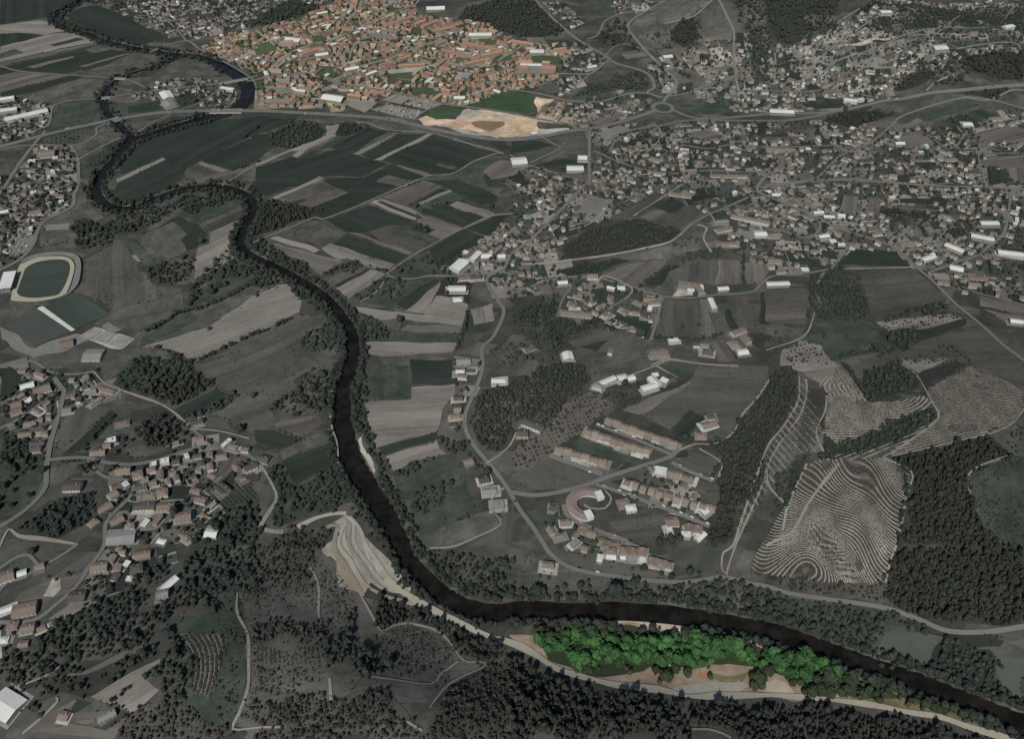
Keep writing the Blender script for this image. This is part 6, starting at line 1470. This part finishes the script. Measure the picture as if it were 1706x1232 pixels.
def crown(seed, sub, lumps, leaves, tall, leafsize=.2):
    """crown of unit radius: a lumpy body broken up by leaf clumps; its base at z = 0"""
    r = np.random.default_rng(seed); V, F = ICO[sub]; V = V.copy(); rad = np.full(len(V), .70)
    for _ in range(lumps):
        c = r.normal(size=3); c[2] = abs(c[2])*.8; c /= np.linalg.norm(c); rad += r.uniform(.16, .42)*np.exp(-((1-V@c)/r.uniform(.08, .2)))
    rad *= 1+r.normal(0, .09, len(V)); V = V*np.minimum(rad, 1.15)[:, None]
    VV, FF = [V], [F]; n = len(V)
    if leaves:
        pick = r.integers(0, len(V), leaves); P = V[pick]*r.uniform(.85, 1.14, leaves)[:, None] + r.normal(0, .07, (leaves, 3)); s = leafsize*r.uniform(.6, 1.4, leaves)
        a = r.normal(size=(leaves, 3)); b = r.normal(size=(leaves, 3)); a /= np.linalg.norm(a, axis=1)[:, None]; b -= (a*b).sum(1)[:, None]*a; b /= np.linalg.norm(b, axis=1)[:, None]
        Q = np.stack([P-a*s[:, None]-b*s[:, None]*.6, P+a*s[:, None]-b*s[:, None]*.5, P+b*s[:, None]], 1).reshape(-1, 3); VV.append(Q); FF.append(np.arange(3*leaves).reshape(-1, 3)+n)
    V = np.vstack(VV); V[:, 2] = np.maximum((V[:, 2]+.75)*tall, -.05); return V, np.vstack(FF)
TREEC = dict(broad=(49,55,49), pine=(46,49,45), plant=(45,48,44), scrubt=(49,47,43), olive=(50,53,48), bush=(49,52,46), park=(42,73,41), park2=(42,56,38), town=(50,64,36))
TM = {k: mat('foliage_'+k, c, var=.38 if k != 'park' else .34, big=.07, fine=.5, rough=.95, spec=.05, objvar=.3 if k == 'park' else .16,
             second={'park': (56,86,42), 'broad': (43,49,44), 'park2': (54,54,40), 'scrubt': (58,55,50), 'olive': (57,58,53), 'town': (58,66,38)}.get(k)) for k, c in TREEC.items()}
bark = mat('bark', (62,54,47), var=.2)
SHAPE = dict(broad=(1.15, 3.0), pine=(1.35, 2.4), plant=(1.9, 1.9), scrubt=(1.2, 1.5), olive=(.95, 1.7), bush=(.9, 1.0), park=(1.15, 4.3), park2=(1.1, 3.6), town=(1.05, 2.7))   # height per radius, mean radius in m
HI = {k: [crown(100*i+q, 2, 9, 170, SHAPE[k][0], .17) for q in range(8)] for i, k in enumerate(TREEC)}
MID = {k: [crown(1000+100*i+q, 1, 6, 46, SHAPE[k][0], .28) for q in range(8)] for i, k in enumerate(TREEC)}
LO = {k: [crown(3000+100*i+q, 0, 3, 8, SHAPE[k][0], .4) for q in range(6)] for i, k in enumerate(TREEC)}
TR = {}                                   # (kind, place) -> array of x, y, radius
def put(kind, place, x, y, r): TR.setdefault((kind, place), []).append(np.column_stack([x, y, r]))
def scatter(P, sp):
    lo, hi = P.min(0), P.max(0); gx, gy = np.meshgrid(np.arange(lo[0], hi[0]+sp, sp), np.arange(lo[1], hi[1]+sp, sp)); gx = gx + (np.arange(len(gx)) % 2)[:, None]*sp/2
    x = gx.ravel() + RNG.uniform(-.42, .42, gx.size)*sp; y = gy.ravel() + RNG.uniform(-.42, .42, gx.size)*sp; k = inpoly(x+4.5*wob(x, y, 8, 31), y+4.5*wob(x, y, 8, 32), P); return x[k], y[k]
HX = np.array([(h['x'], h['y'], max(h['L'], h['W'])*.5) for h in HS])
def free(x, y, rd=1.2, hs=True):
    k = wd(x, y) > .5; D, _ = near_road(x, y); k &= D > rd
    if hs:
        for i in range(0, len(x), 4000):
            d = np.hypot(x[i:i+4000, None]-HX[None, :, 0], y[i:i+4000, None]-HX[None, :, 1]) - HX[None, :, 2]; k[i:i+4000] &= d.min(1) > 1.0
    return k
for kind, sp, place, P in WOODP:
    small = kind == 'broad' and sp < 10
    if small: sp *= .86
    x, y = scatter(P, sp)
    if not len(x): continue
    if kind == 'olive':                    # planted on a grid
        lo, hi = P.min(0), P.max(0); gx, gy = np.meshgrid(np.arange(lo[0]-200, hi[0]+200, sp), np.arange(lo[1]-200, hi[1]+200, sp)); c = (lo+hi)/2; a = .35
        u, v = gx.ravel()-c[0], gy.ravel()-c[1]; x = c[0]+u*math.cos(a)-v*math.sin(a)+RNG.normal(0, .4, u.size); y = c[1]+u*math.sin(a)+v*math.cos(a)+RNG.normal(0, .4, u.size); k = inpoly(x, y, P) & (RNG.random(u.size) < .9); x, y = x[k], y[k]
    if sp >= 10 or kind == 'bush':         # loose stands have gaps
        k = RNG.random(len(x)) < (np.clip(.62 + .75*wob(x, y, 17, 77), .05, 1) if kind == 'bush' else .8); x, y = x[k], y[k]
    k = free(x, y, .8 if sp > 5.5 else 1.6); x, y = x[k], y[k]
    m = SHAPE[kind][1]*(.84 if small else 1); m = m*(min(1.35, max(.85, sp/7.0)) if kind in ('broad', 'pine') and sp < 10 else 1)
    put(kind, place, x, y, m*np.clip(RNG.lognormal(0, .34, len(x)), .42, 1.8))
for line in HEDGES.strip().splitlines():
    crop, sp, pts = line.split(' ', 2); P = cat(GP(crop+' '+pts), float(sp)*.62); x = P[:, 0]+RNG.normal(0, 1.2, len(P)); y = P[:, 1]+RNG.normal(0, 1.2, len(P)); k = RNG.random(len(x)) < .85
    put('broad', 'hedgerow between the fields', x[k], y[k], RNG.uniform(1.8, 3.6, k.sum()))
# trees of the river banks
for (Pr, H, pr) in ((RIV, RH, .8), (CHAN, np.full(len(CHAN), 8.0), .35)):
    T = tang(Pr); Nn = np.stack([-T[:, 1], T[:, 0]], 1)
    for sgn in (1, -1):
        for row, (o, q) in enumerate(((1.6, pr*.9), (5, pr), (9.5, pr*.7))):
            for rep in range(2):
                Q = Pr + Nn*(sgn*(H+o+RNG.uniform(-1.5, 2, len(Pr))))[:, None] + T*RNG.uniform(-4, 4, len(Pr))[:, None]; px, py, s = proj(Q[:, 0], Q[:, 1], 2.0)
                k = RNG.random(len(Q)) < q*.95
                k &= ~((px > 372) & (px < 470) & (py > 95) & (py < 200))                       # open town bank
                k &= ~((px > 580) & (px < 632) & (py > 722) & (py < 800))                      # sand bank
                k &= ~((py > 996) & (py < 1012) & (px > 765) & (px < 880) & (sgn > -2) & (RNG.random(len(Q)) < .7))
                k &= ~((px > 990) & (px < 1150) & (py > 1025) & (py < 1062))                   # beach
                k &= ~((py < 345) & (px < 470) & (px > 120) & (RNG.random(len(Q)) < .35))
                Q = Q[k]; kk = free(Q[:, 0], Q[:, 1], .5); kk &= wd(Q[:, 0], Q[:, 1]) > .2; Q = Q[kk]
                put('broad', 'tree lined river bank', Q[:, 0], Q[:, 1], RNG.uniform(1.3, 4.2, len(Q)))
# hedges of the garden plots
for zone in ('vill', 'town'):
    Q = np.vstack([p for z_, p in PLOTHEDGE if z_ == zone]); Q = Q + RNG.normal(0, .5, Q.shape); k = (RNG.random(len(Q)) < .8) & free(Q[:, 0], Q[:, 1], .8) & ~blocked(Q[:, 0], Q[:, 1], AVB); Q = Q[k]
    put('bush' if zone == 'vill' else 'town', 'hedged garden plots' if zone == 'vill' else 'green courtyards of the town', Q[:, 0], Q[:, 1], RNG.uniform(.6, 1.7, len(Q)))
# gardens
for zone, P in QPOLY:
    x, y = scatter(P, 10.5 if zone == 'vill' else 12); k = RNG.random(len(x)) < (.85 if zone == 'vill' else .8); x, y = x[k], y[k]; k = free(x, y, 1.0) & ~blocked(x, y, AVB); x, y = x[k], y[k]
    put('broad' if zone == 'vill' else 'town', 'gardens between the houses' if zone == 'vill' else 'green courtyards of the town', x, y, RNG.uniform(1.3, 3.4, len(x)) if zone == 'vill' else RNG.uniform(1.6, 4.2, len(x)))
# uneven hedges along the field borders and stray bushes in open ground
for code, P in FIELDP:
    if code in ('pa', 'pg', 'sp', 'w', 'sq', 'oe', 'bs', 'or', 'VG', 'lg', 'ob', 'og2'): continue
    Q = densify(P, 4.2); x = Q[:, 0]+RNG.normal(0, .8, len(Q)); y = Q[:, 1]+RNG.normal(0, .8, len(Q)); k = (wob(x, y, 13, 55) + .25*wob(x, y, 5, 56) > (.75 if code in 'dlt' else .45)) & (RNG.random(len(x)) < .8); k &= free(x, y, 1.0); x, y = x[k], y[k]
    put('bush', 'borders of the fields', x, y, RNG.uniform(.7, 2.0, len(x)))
    if code in ('e', 'g', 'b', 'br', 'k', 'sc', 'lb'):
        sp_ = 5.5 if proj(*P.mean(0), 2.0)[1] > 760 else 9.0; x, y = scatter(P, sp_); k = (wob(x, y, 16, 60) > .45) & (RNG.random(len(x)) < .6); x, y = x[k], y[k]; k = free(x, y, 1.0); x, y = x[k], y[k]; put('bush', 'rough grass of the open ground', x, y, RNG.uniform(.5, 1.6, len(x)))
# lone trees of open ground
for t, r in (("B1 1385,990", 3.2), ("B2 955,935", 5.5), ("C1 1680,245", 4), ("C1 1590,470", 5.5), ("B3 1130,980", 3.4), ("B3 1240,965", 3), ("B3 850,1040", 7), ("B3 1215,770", 5), ("B4 500,590", 4.5), ("D3 680,280", 8), ("D3 170,280", 7), ("B1 945,355", 3), ("B1 1335,415", 5), ("B2 1060,180", 5), ("B2 1560,185", 5), ("C3 1150,535", 5), ("C3 1040,125", 3.5), ("B4 1120,850", 5), ("B1 1160,895", 4.5), ("B1 1020,985", 4.5), ("B1 1490,700", 5), ("B1 1410,750", 5.5), ("B1 1300,750", 5), ("B1 1255,830", 4), ("B4 530,1045", 2.6), ("B4 390,1045", 4.5), ("D1 215,0", 4), ("C1 240,265", 4.5), ("C1 40,350", 6)):
    p = GP(t); put('broad', 'open ground with lone trees', p[:, 0], p[:, 1], np.array([float(r)]))
INDIV = dict(broad=285, pine=0, plant=0, scrubt=0, olive=285, bush=285, park=400, park2=120, town=250)
PIN = 285                                 # pine, plantation and scrub trees together
TNAME = dict(broad='broadleaf_tree', pine='pine_tree', plant='pine_tree', scrubt='pine_tree', olive='olive_tree', bush='shrub', park='park_tree', park2='park_tree', town='courtyard_tree')
TLAB = dict(broad='dark grey-green broadleaf tree in the {}', pine='dark pine on the {}', plant='slim dark conifer standing close in the {}', scrubt='low dark tree on the {}', olive='small round tree planted in the {}', bush='low grey-green bush on the {}', park='bright green tree crown in the {}', park2='dark green tree among the {}', town='olive green tree in the {}')
TCAT = dict(bush='shrub')
ALLT = []
for (kind, place), L_ in TR.items():
    a = np.vstack(L_); z = hgt(a[:, 0], a[:, 1]) + carve(a[:, 0], a[:, 1]) + .2; px, py, s = proj(a[:, 0], a[:, 1], z)
    k = (px > -130) & (px < 1836) & (py > -70) & (py < 1345); a, z, px, py, s = a[k], z[k], px[k], py[k], s[k]
    if len(a): ALLT.append((kind, place, a, z, s*a[:, 2], (px > 2) & (px < 1704) & (py > 2) & (py < 1230)))
pool = {}
for gi, (kind, place, a, z, s, vis) in enumerate(ALLT):
    nm = 'pine' if kind in ('pine', 'plant', 'scrubt') else 'park' if kind in ('park', 'park2') else kind
    for i in np.nonzero(vis)[0]: pool.setdefault(nm, []).append((s[i], gi, i))
pick = set(); big = {}
for nm, L_ in pool.items():
    L_.sort(reverse=True); N_ = PIN if nm == 'pine' else 300 if nm == 'park' else INDIV[nm]
    for r, (s, gi, i) in enumerate(L_[:N_]): pick.add((gi, i)); big[(gi, i)] = r
TREEME = {}
def tmesh(kind, q, full):
    key = (kind, q, full)
    if key not in TREEME:
        V, F = HI[kind][q] if full else MID[kind][q]; TREEME[key] = raw_mesh('crown', V, F, TM[kind])
    return TREEME[key]
def trunk_me():
    a = np.linspace(0, 2*math.pi, 8)[:-1]; V = np.vstack([np.column_stack([np.cos(a)*r, np.sin(a)*r, np.full(7, z)]) for r, z in ((.16, -.3), (.10, .4), (.07, .95))]); i = np.arange(7); j = (i+1) % 7
    F = np.vstack([np.stack([i+7*k, j+7*k, j+7*k+7, i+7*k+7], 1) for k in (0, 1)]); V2 = []
    return raw_mesh('trunk', V, F, bark)
TRUNK = trunk_me()
for gi, (kind, place, a, z, s, vis) in enumerate(ALLT):
    nm = TNAME[kind]; Vs, Fs, n = [], [], 0
    for i in range(len(a)):
        x, y, r = a[i]; rz = RNG.uniform(0, 6.283); q = RNG.integers(0, 8)
        if (gi, i) in pick:
            pr = dict(label=TLAB[kind].format(place), category=TCAT.get(kind, 'tree'), group=('trees' if kind != 'bush' else 'bushes')+' of the '+place)
            sc_ = r*RNG.uniform(.9, 1.1)
            if kind in ('park', 'park2', 'town') or big[(gi, i)] < 90:
                o = link(nm, None, **pr); o.empty_display_size = 1; o.location = (x, y, z[i]); o.rotation_euler = (0, 0, rz); o.scale = (r, r, sc_)
                c = link('crown', tmesh(kind, int(q), s[i] > 3.6), o); c.location = (0, 0, .25 if kind != 'bush' else 0)
                if kind != 'bush': link('trunk', TRUNK, o)
            else:
                o = link(nm, tmesh(kind, int(q), s[i] > 4.5), **pr); o.location = (x, y, z[i]); o.rotation_euler = (0, 0, rz); o.scale = (r, r, sc_)
            continue
        V, F = (MID[kind][q] if s[i] > 2.3 else LO[kind][q % 6]); c, sn = math.cos(rz)*r, math.sin(rz)*r; v = np.empty_like(V)
        v[:, 0] = V[:, 0]*c-V[:, 1]*sn+x; v[:, 1] = V[:, 0]*sn+V[:, 1]*c+y; v[:, 2] = V[:, 2]*r*(.85+.3*((i*37) % 11)/11)+z[i]
        Vs.append(v); Fs.append(F+n); n += len(V)
    if Vs:
        nm2 = {'broad': 'woodland', 'pine': 'pine_wood', 'plant': 'plantation_wood', 'scrubt': 'scrub_wood', 'olive': 'orchard', 'bush': 'scrub', 'park': 'park_woodland', 'park2': 'park_woodland', 'town': 'courtyard_greenery'}[kind]
        link(nm2, raw_mesh(nm2, np.vstack(Vs), np.vstack(Fs), TM[kind]), kind='stuff', category='vegetation', label={'bush': 'scattered low bushes of the ', 'olive': 'rows of small trees of the '}.get(kind, 'mass of dark trees of the ' if kind != 'town' else 'olive green trees of the ')+place)
print('trees', sum(len(t[2]) for t in ALLT), 'individual', len(pick))

# ------------------------------------------------------------------ terrace and vine rows: low dark bushes along the contour lines of a field
rowm = mat('vine_leaves', (52,50,46), var=.35, big=.06, fine=.5)
RB = [crown(7000+q, 0, 3, 6, .8, .4) for q in range(5)]
def rows(txt, f, period, duty, sp, r, label, m=rowm, keep=.93):
    P = GP(txt); x, y = scatter(P, sp); v = f(x, y)/period; k = ((v-np.floor(v)) < duty) & (RNG.random(len(x)) < keep); k &= free(x, y, .3, False); x, y = x[k], y[k]; z = hgt(x, y)+.4; Vs, Fs, n = [], [], 0
    for i in range(len(x)):
        V, F = RB[i % 5]; rr = r*RNG.uniform(.7, 1.25); a = RNG.uniform(0, 6.28); c, s = math.cos(a)*rr, math.sin(a)*rr
        Vs.append(np.column_stack([V[:, 0]*c-V[:, 1]*s+x[i], V[:, 0]*s+V[:, 1]*c+y[i], V[:, 2]*rr+z[i]])); Fs.append(F+n); n += len(V)
    if Vs: link('vine_rows', raw_mesh('vine_rows', np.vstack(Vs), np.vstack(Fs), m), kind='stuff', category='vine rows', label=label)
def iso(txt, f, period, width, m, gap=0.0, hstep=2.0, seed=1):
    """pale earth banks along the level lines of a terraced field"""
    P = GP(txt); lo, hi = P.min(0), P.max(0); gx = np.arange(lo[0], hi[0], hstep); gy = np.arange(lo[1], hi[1], hstep); X, Y = np.meshgrid(gx, gy); v = f(X, Y)/period
    pts = np.stack([X, Y, v], -1); a, b_, c_, d_ = pts[:-1, :-1], pts[:-1, 1:], pts[1:, 1:], pts[1:, :-1]
    T_ = np.concatenate([np.stack([a, b_, c_], 2).reshape(-1, 3, 3), np.stack([a, c_, d_], 2).reshape(-1, 3, 3)]); fl = np.floor(T_[..., 2]); lv = fl.max(1); k = (fl.max(1)-fl.min(1)) == 1; T_, lv = T_[k], lv[k]
    up = T_[..., 2] >= lv[:, None]; odd = np.where(up.sum(1) == 1, up.argmax(1), (~up).argmax(1)); r = np.arange(len(T_)); o = T_[r, odd]; p1 = T_[r, (odd+1) % 3]; p2 = T_[r, (odd+2) % 3]
    t1 = ((lv-o[:, 2])/(p1[:, 2]-o[:, 2]+1e-9))[:, None]; t2 = ((lv-o[:, 2])/(p2[:, 2]-o[:, 2]+1e-9))[:, None]; A = o[:, :2]+(p1-o)[:, :2]*np.clip(t1, 0, 1); B = o[:, :2]+(p2-o)[:, :2]*np.clip(t2, 0, 1)
    M = (A+B)/2; k = inpoly(M[:, 0], M[:, 1], P) & (np.hypot(*(B-A).T) > .05) & (wob(M[:, 0], M[:, 1], 9, seed+40) > gap-1.6) & (RNG.random(len(M)) > .02); A, B, M = A[k], B[k], M[k]
    if gap > 1.0: pass
    D = B-A; D /= np.hypot(D[:, 0], D[:, 1])[:, None]; Nn = np.stack([-D[:, 1], D[:, 0]], 1)*(width/2*np.clip(1+.35*wob(M[:, 0], M[:, 1], 5, seed), .3, 1.7))[:, None]; e_ = D*.12
    V = np.concatenate([A-e_-Nn, B+e_-Nn, B+e_+Nn, A-e_+Nn]); n = len(A); z = hgt(V[:, 0], V[:, 1])+.75+np.tile(RNG.uniform(0, .05, n), 4); i = np.arange(n); F = np.stack([i, i+n, i+2*n, i+3*n], 1)
    cr = (V[F[:, 1], 0]-V[F[:, 0], 0])*(V[F[:, 2], 1]-V[F[:, 0], 1])-(V[F[:, 1], 1]-V[F[:, 0], 1])*(V[F[:, 2], 0]-V[F[:, 0], 0]); F[cr < 0] = F[cr < 0][:, ::-1]
    link('terrace_banks', raw_mesh('terrace_banks', np.column_stack([V, z]), F, m), kind='structure')
bankm = mat('bank_earth', (122,115,105), var=.4, big=.03, fine=.5); bankp = mat('bank_earth_pale', (140,132,121), var=.4, big=.03, fine=.5); bankd = mat('bank_earth_dull', (108,102,94), var=.45, big=.03, fine=.5)
def w1(t): return GP(t)[0]
pA, pB, pC = w1("C4 1150,560"), w1("D4 340,80"), w1("D4 620,110")
def f_main(x, y):
    d = (pC-pB)*.62; t = np.clip(((x-pB[0])*d[0]+(y-pB[1])*d[1])/(d@d), 0, 1); e = np.hypot(x-pB[0]-t*d[0], (y-pB[1]-t*d[1])*1.15)
    g = np.hypot(x-pA[0], y-pA[1]) + 11*wob(x, y, 28, 3) + 5*wob(x, y, 12, 4)
    q = lambda p, a, s: a*np.exp(-((x-p[0])**2+(y-p[1])**2)/(2*s*s))
    return g + q(pB, 78, 33) + q(w1("D4 560,60"), -16, 24) + q(w1("C4 480,1000"), 9, 26) + q(w1("C4 300,880"), -9, 24) + q(w1("C4 840,760"), 7, 30)
iso("C4 130,960 250,720 340,660 500,660 780,650 960,760 930,900 860,1230 D4 830,0 790,190 740,200 400,195 200,172 0,142 -100,120 -60,0", f_main, 4.5, 1.35, bankm, .25)
rows("C4 130,960 250,720 340,660 500,660 780,650 960,760 930,900 860,1230 D4 830,0 790,190 740,200 400,195 200,172 0,142 -100,120 -60,0", lambda x, y: f_main(x, y)-1.1, 4.5, .5, 1.25, .8, 'curving dark rows on the pale terraced slope left of the dark plantation')
pD = w1("C4 640,180")
f_up = lambda x, y: np.hypot((x-pD[0])*.75, y-pD[1]) + 4*wob(x, y, 24, 9)
iso("C4 370,480 410,300 400,230 300,120 440,110 560,180 690,290 830,282 1040,240 1100,290 1060,320 850,400 560,560 480,562", f_up, 4.6, 1.5, bankp, .35, seed=4)
rows("C4 370,480 400,300 440,250 560,240 690,290 830,282 1040,240 1100,290 1060,320 850,400 560,560 480,562", lambda x, y: f_up(x, y)-1.1, 4.6, .5, 1.35, .85, 'curved dark rows on the upper terraces above the green gully')
f_rt = lambda x, y: (y*1.0-x*.28) + 5*wob(x, y, 30, 12)
iso("C4 1060,200 1330,40 1500,90 1690,210 1706,330 1620,430 1480,490 1100,580 840,640 820,600 1060,470 1140,370 1100,290", f_rt, 4.6, 1.3, bankm, .6, seed=6)
iso("C4 1100,290 1060,470 830,600 560,680 340,660 560,610 860,540 1040,440", lambda x, y: (y-x*.42)+4*wob(x, y, 40, 15), 6.5, 1.5, bankm, .4, seed=7)
rows("C4 1060,200 1330,40 1500,90 1690,210 1706,330 1620,430 1480,490 1100,580 840,640 820,600 1060,470 1140,370 1100,290", lambda x, y: f_rt(x, y)-1.1, 4.6, .5, 1.5, .9, 'fine dark rows on the broad brown slope at the right', keep=.8)
rows("C4 440,60 560,110 690,290 560,240 430,260 400,200", lambda x, y: x+3*wob(x, y, 30, 2), 6, .4, 1.8, 1.0, 'sparse dotted rows at the head of the terraces', keep=.6)
rows("C4 220,330 380,190 370,420 300,640 200,640 200,480", lambda x, y: y*.9+x*.5+3*wob(x, y, 20, 8), 6, .55, 1.7, 1.1, 'short dark rows between the dirt tracks and the terraces')
f_lf = lambda x, y: x*.9+y*.25+4*wob(x, y, 45, 18)
iso("C4 210,140 290,210 380,480 380,600 200,640 20,860 -200,1180 -190,1100 -40,740 40,560 130,430", f_lf, 8, 1.6, bankd, .3, seed=9)
rows("C4 210,140 260,210 200,400 90,560 20,720 -120,1060 -200,1180 -190,1100 -40,740 40,560 130,430", lambda x, y: f_lf(x, y)-1.5, 8, .5, 1.8, 1.2, 'dark rows between the two pale tracks beside the pine strip')
rows("C1 1400,920 1640,800 1706,900 1540,970 1470,982", lambda x, y: (lambda d: (x*d[1]-y*d[0]))((w1("C1 1480,900")-w1("C1 1560,985"))/np.hypot(*(w1("C1 1480,900")-w1("C1 1560,985")))), 5.2, .35, 1.3, .9, 'straight rows of the small vineyard above the wooded slope')
pE = w1("D1 900,900")
f_t1 = lambda x, y: np.hypot(x-pE[0], (y-pE[1])*.8)+2.5*wob(x, y, 20, 3)
iso("D1 1190,552 1440,540 1480,620 1430,850 1380,960 1280,930 1290,700 1240,600", f_t1, 4.4, 1.0, bankd, .6, seed=11)
rows("D1 1190,552 1440,540 1480,620 1430,850 1380,960 1280,930 1290,700 1240,600", lambda x, y: f_t1(x, y)-.8, 4.4, .6, 1.5, 1.05, 'curved terrace rows on the slope left of the long path')
rows("D2 10,640 440,630 460,750 10,760", lambda x, y: x+.3*y, 4.5, .5, 1.8, 1.1, 'dotted rows on the pale plot of the grey hillside', keep=.7)
rows("C3 1060,478 1180,350 1290,382 1120,512", lambda x, y: (lambda d: x*d[1]-y*d[0])((w1("C3 1180,350")-w1("C3 1060,478"))/np.hypot(*(w1("C3 1180,350")-w1("C3 1060,478")))), 4, .5, 1.5, .7, 'straight green rows of the vegetable field above the estate', m=TM['broad'])

# ------------------------------------------------------------------ cars
CARC = [('white', (205,205,205)), ('silver', (150,152,155)), ('black', (40,40,42)), ('dark grey', (80,82,85)), ('dull red', (120,62,56)), ('blue grey', (84,96,112))]
carm = [mat('car_paint_'+n_.replace(' ', '_'), c, var=.05, rough=.35, spec=.5) for n_, c in CARC]; tyre = mat('tyre_rubber', (34,34,34)); cglass = mat('car_glass', (38,42,48), rough=.15, spec=.5)
def taper(x0, x1, X0, X1, w0, w1_, z0, z1): return quads([(x0,-w0,z0),(x1,-w0,z0),(x1,w0,z0),(x0,w0,z0),(X0,-w1_,z1),(X1,-w1_,z1),(X1,w1_,z1),(X0,w1_,z1)], [(0,3,2,1),(4,5,6,7),(0,1,5,4),(1,2,6,5),(2,3,7,6),(3,0,4,7)])
def wheel(x, y):
    a = np.linspace(0, 2*math.pi, 11)[:-1]; V = np.vstack([np.column_stack([x+.33*np.cos(a), np.full(10, y+d), .33+.33*np.sin(a)]) for d in (-.1, .1)]+[[(x, y-.1, .33), (x, y+.1, .33)]]); i = np.arange(10); j = (i+1) % 10
    return V, np.vstack([np.stack([i, j, j+10], 1), np.stack([i, j+10, i+10], 1), np.stack([j, i, np.full(10, 20)], 1), np.stack([i+10, j+10, np.full(10, 21)], 1)])
bodyp = join([taper(-2.15, 2.15, -2.1, 2.1, .86, .88, .3, .62), taper(-2.1, 2.1, -2.0, 1.95, .88, .82, .62, .92)]); cab = taper(-1.75, .95, -1.25, .35, .78, .62, .92, 1.40); roofp = taper(-1.25, .35, -1.2, .3, .62, .6, 1.40, 1.47); whl = join([wheel(sx, sy) for sx in (-1.3, 1.35) for sy in (-.8, .8)])
parts = [(bodyp, 0), (roofp, 0), (cab, 1), (whl, 2)]; CV, CF = join([p for p, _ in parts]); CM = sum([[m_]*len(p[1]) for p, m_ in parts], [])
carme = [raw_mesh('car', CV, CF, [m_, cglass, tyre], fmat=CM) for m_ in carm]
NC = [0]
def car(x, y, ang, place):
    q = random.choices(range(6), [5, 3, 3, 3, 1, 1])[0]; z = float(hgt(x, y)) + ROADZ + .55
    o = link('car', carme[q], label=f'{CARC[q][0]} car {place if place.startswith("driving") else "parked "+place}', category='car', group=f'cars {place if place.startswith("driving") else "parked "+place}'); o.location = (x, y, z); o.rotation_euler = (0, 0, ang); NC[0] += 1
def cars_along(t, off, p, place, step=6.2):
    P = cat(GP(t), step); T = tang(P); Nn = np.stack([-T[:, 1], T[:, 0]], 1)
    for i in range(len(P)):
        if random.random() < p: q = P[i]+Nn[i]*off; car(q[0], q[1], math.atan2(T[i, 1], T[i, 0])+math.pi*random.randint(0, 1), place)
cars_along("C3 580,840 750,892 1000,982 1150,1042 1290,1098", 2.6, .5, 'along the estate street below the long row'); cars_along("C3 640,865 750,892 1000,982 1150,1042", -2.6, .3, 'along the estate street below the long row')
cars_along("C3 570,440 800,522 1000,605", 2.4, .45, 'between the upper terraced rows'); cars_along("C3 270,650 450,712 590,765", -2.4, .4, 'beside the lower left terraced row')
cars_along("C3 380,1030 430,1075 560,1130 780,1215", 2.4, .55, 'along the lowest estate street'); cars_along("C3 1080,690 1150,732 1320,800", 2.2, .5, 'at the dusty yard of the estate')
cars_along("D3 640,15 760,55", 2.4, .5, 'along the lowest estate street')
for li, (t, place) in enumerate(((CARPARKS[1], 'in the striped town car park'), (CARPARKS[2], 'in the upper town car park'), ("B1 40,510 115,375 225,365 180,480", 'in the lot above the stadium'))):
    P = GP(t); d = np.roll(P, -1, 0)-P; ax = d[np.argmax(np.hypot(d[:, 0], d[:, 1]))]; a = math.atan2(ax[1], ax[0]); c = P.mean(0); R = np.array([[math.cos(a), -math.sin(a)], [math.sin(a), math.cos(a)]])
    for u in np.arange(-110, 110, 3.1 if li < 2 else 4.0):
        for v in np.arange(-80, 80, 8.5):
            q = c + R @ np.array([u, v])
            if random.random() < (.2 if li < 2 else .2) and inpoly(q[:1], q[1:], P)[0] and NC[0] < 292: car(q[0], q[1], a+math.pi/2, place)
for t, off, n_, place in (("A1 100,947 450,857 750,795 1250,738", 3.2, 7, 'driving along the highway by the river island'), ("A2 300,748 850,785 1200,862 1500,915", -3.2, 7, 'driving along the highway below the town'), ("A4 150,752 650,700 1100,615 1500,577", 2.4, 6, 'driving along the far highway'), ("C3 220,1230 D3 350,80 700,160 1150,195", 1.5, 3, 'driving along the valley road'), ("A3 1085,530 1000,450 900,350", 1.8, 3, 'driving up the far hill road')):
    P = cat(GP(t), 10); T = tang(P)
    for i in random.sample(range(len(P)), n_):
        if NC[0] < 298: nn = np.array([-T[i, 1], T[i, 0]]); car(*(P[i]+nn*off), math.atan2(T[i, 1], T[i, 0]), place)
print('cars', NC[0], 'objects', len(bpy.data.objects))
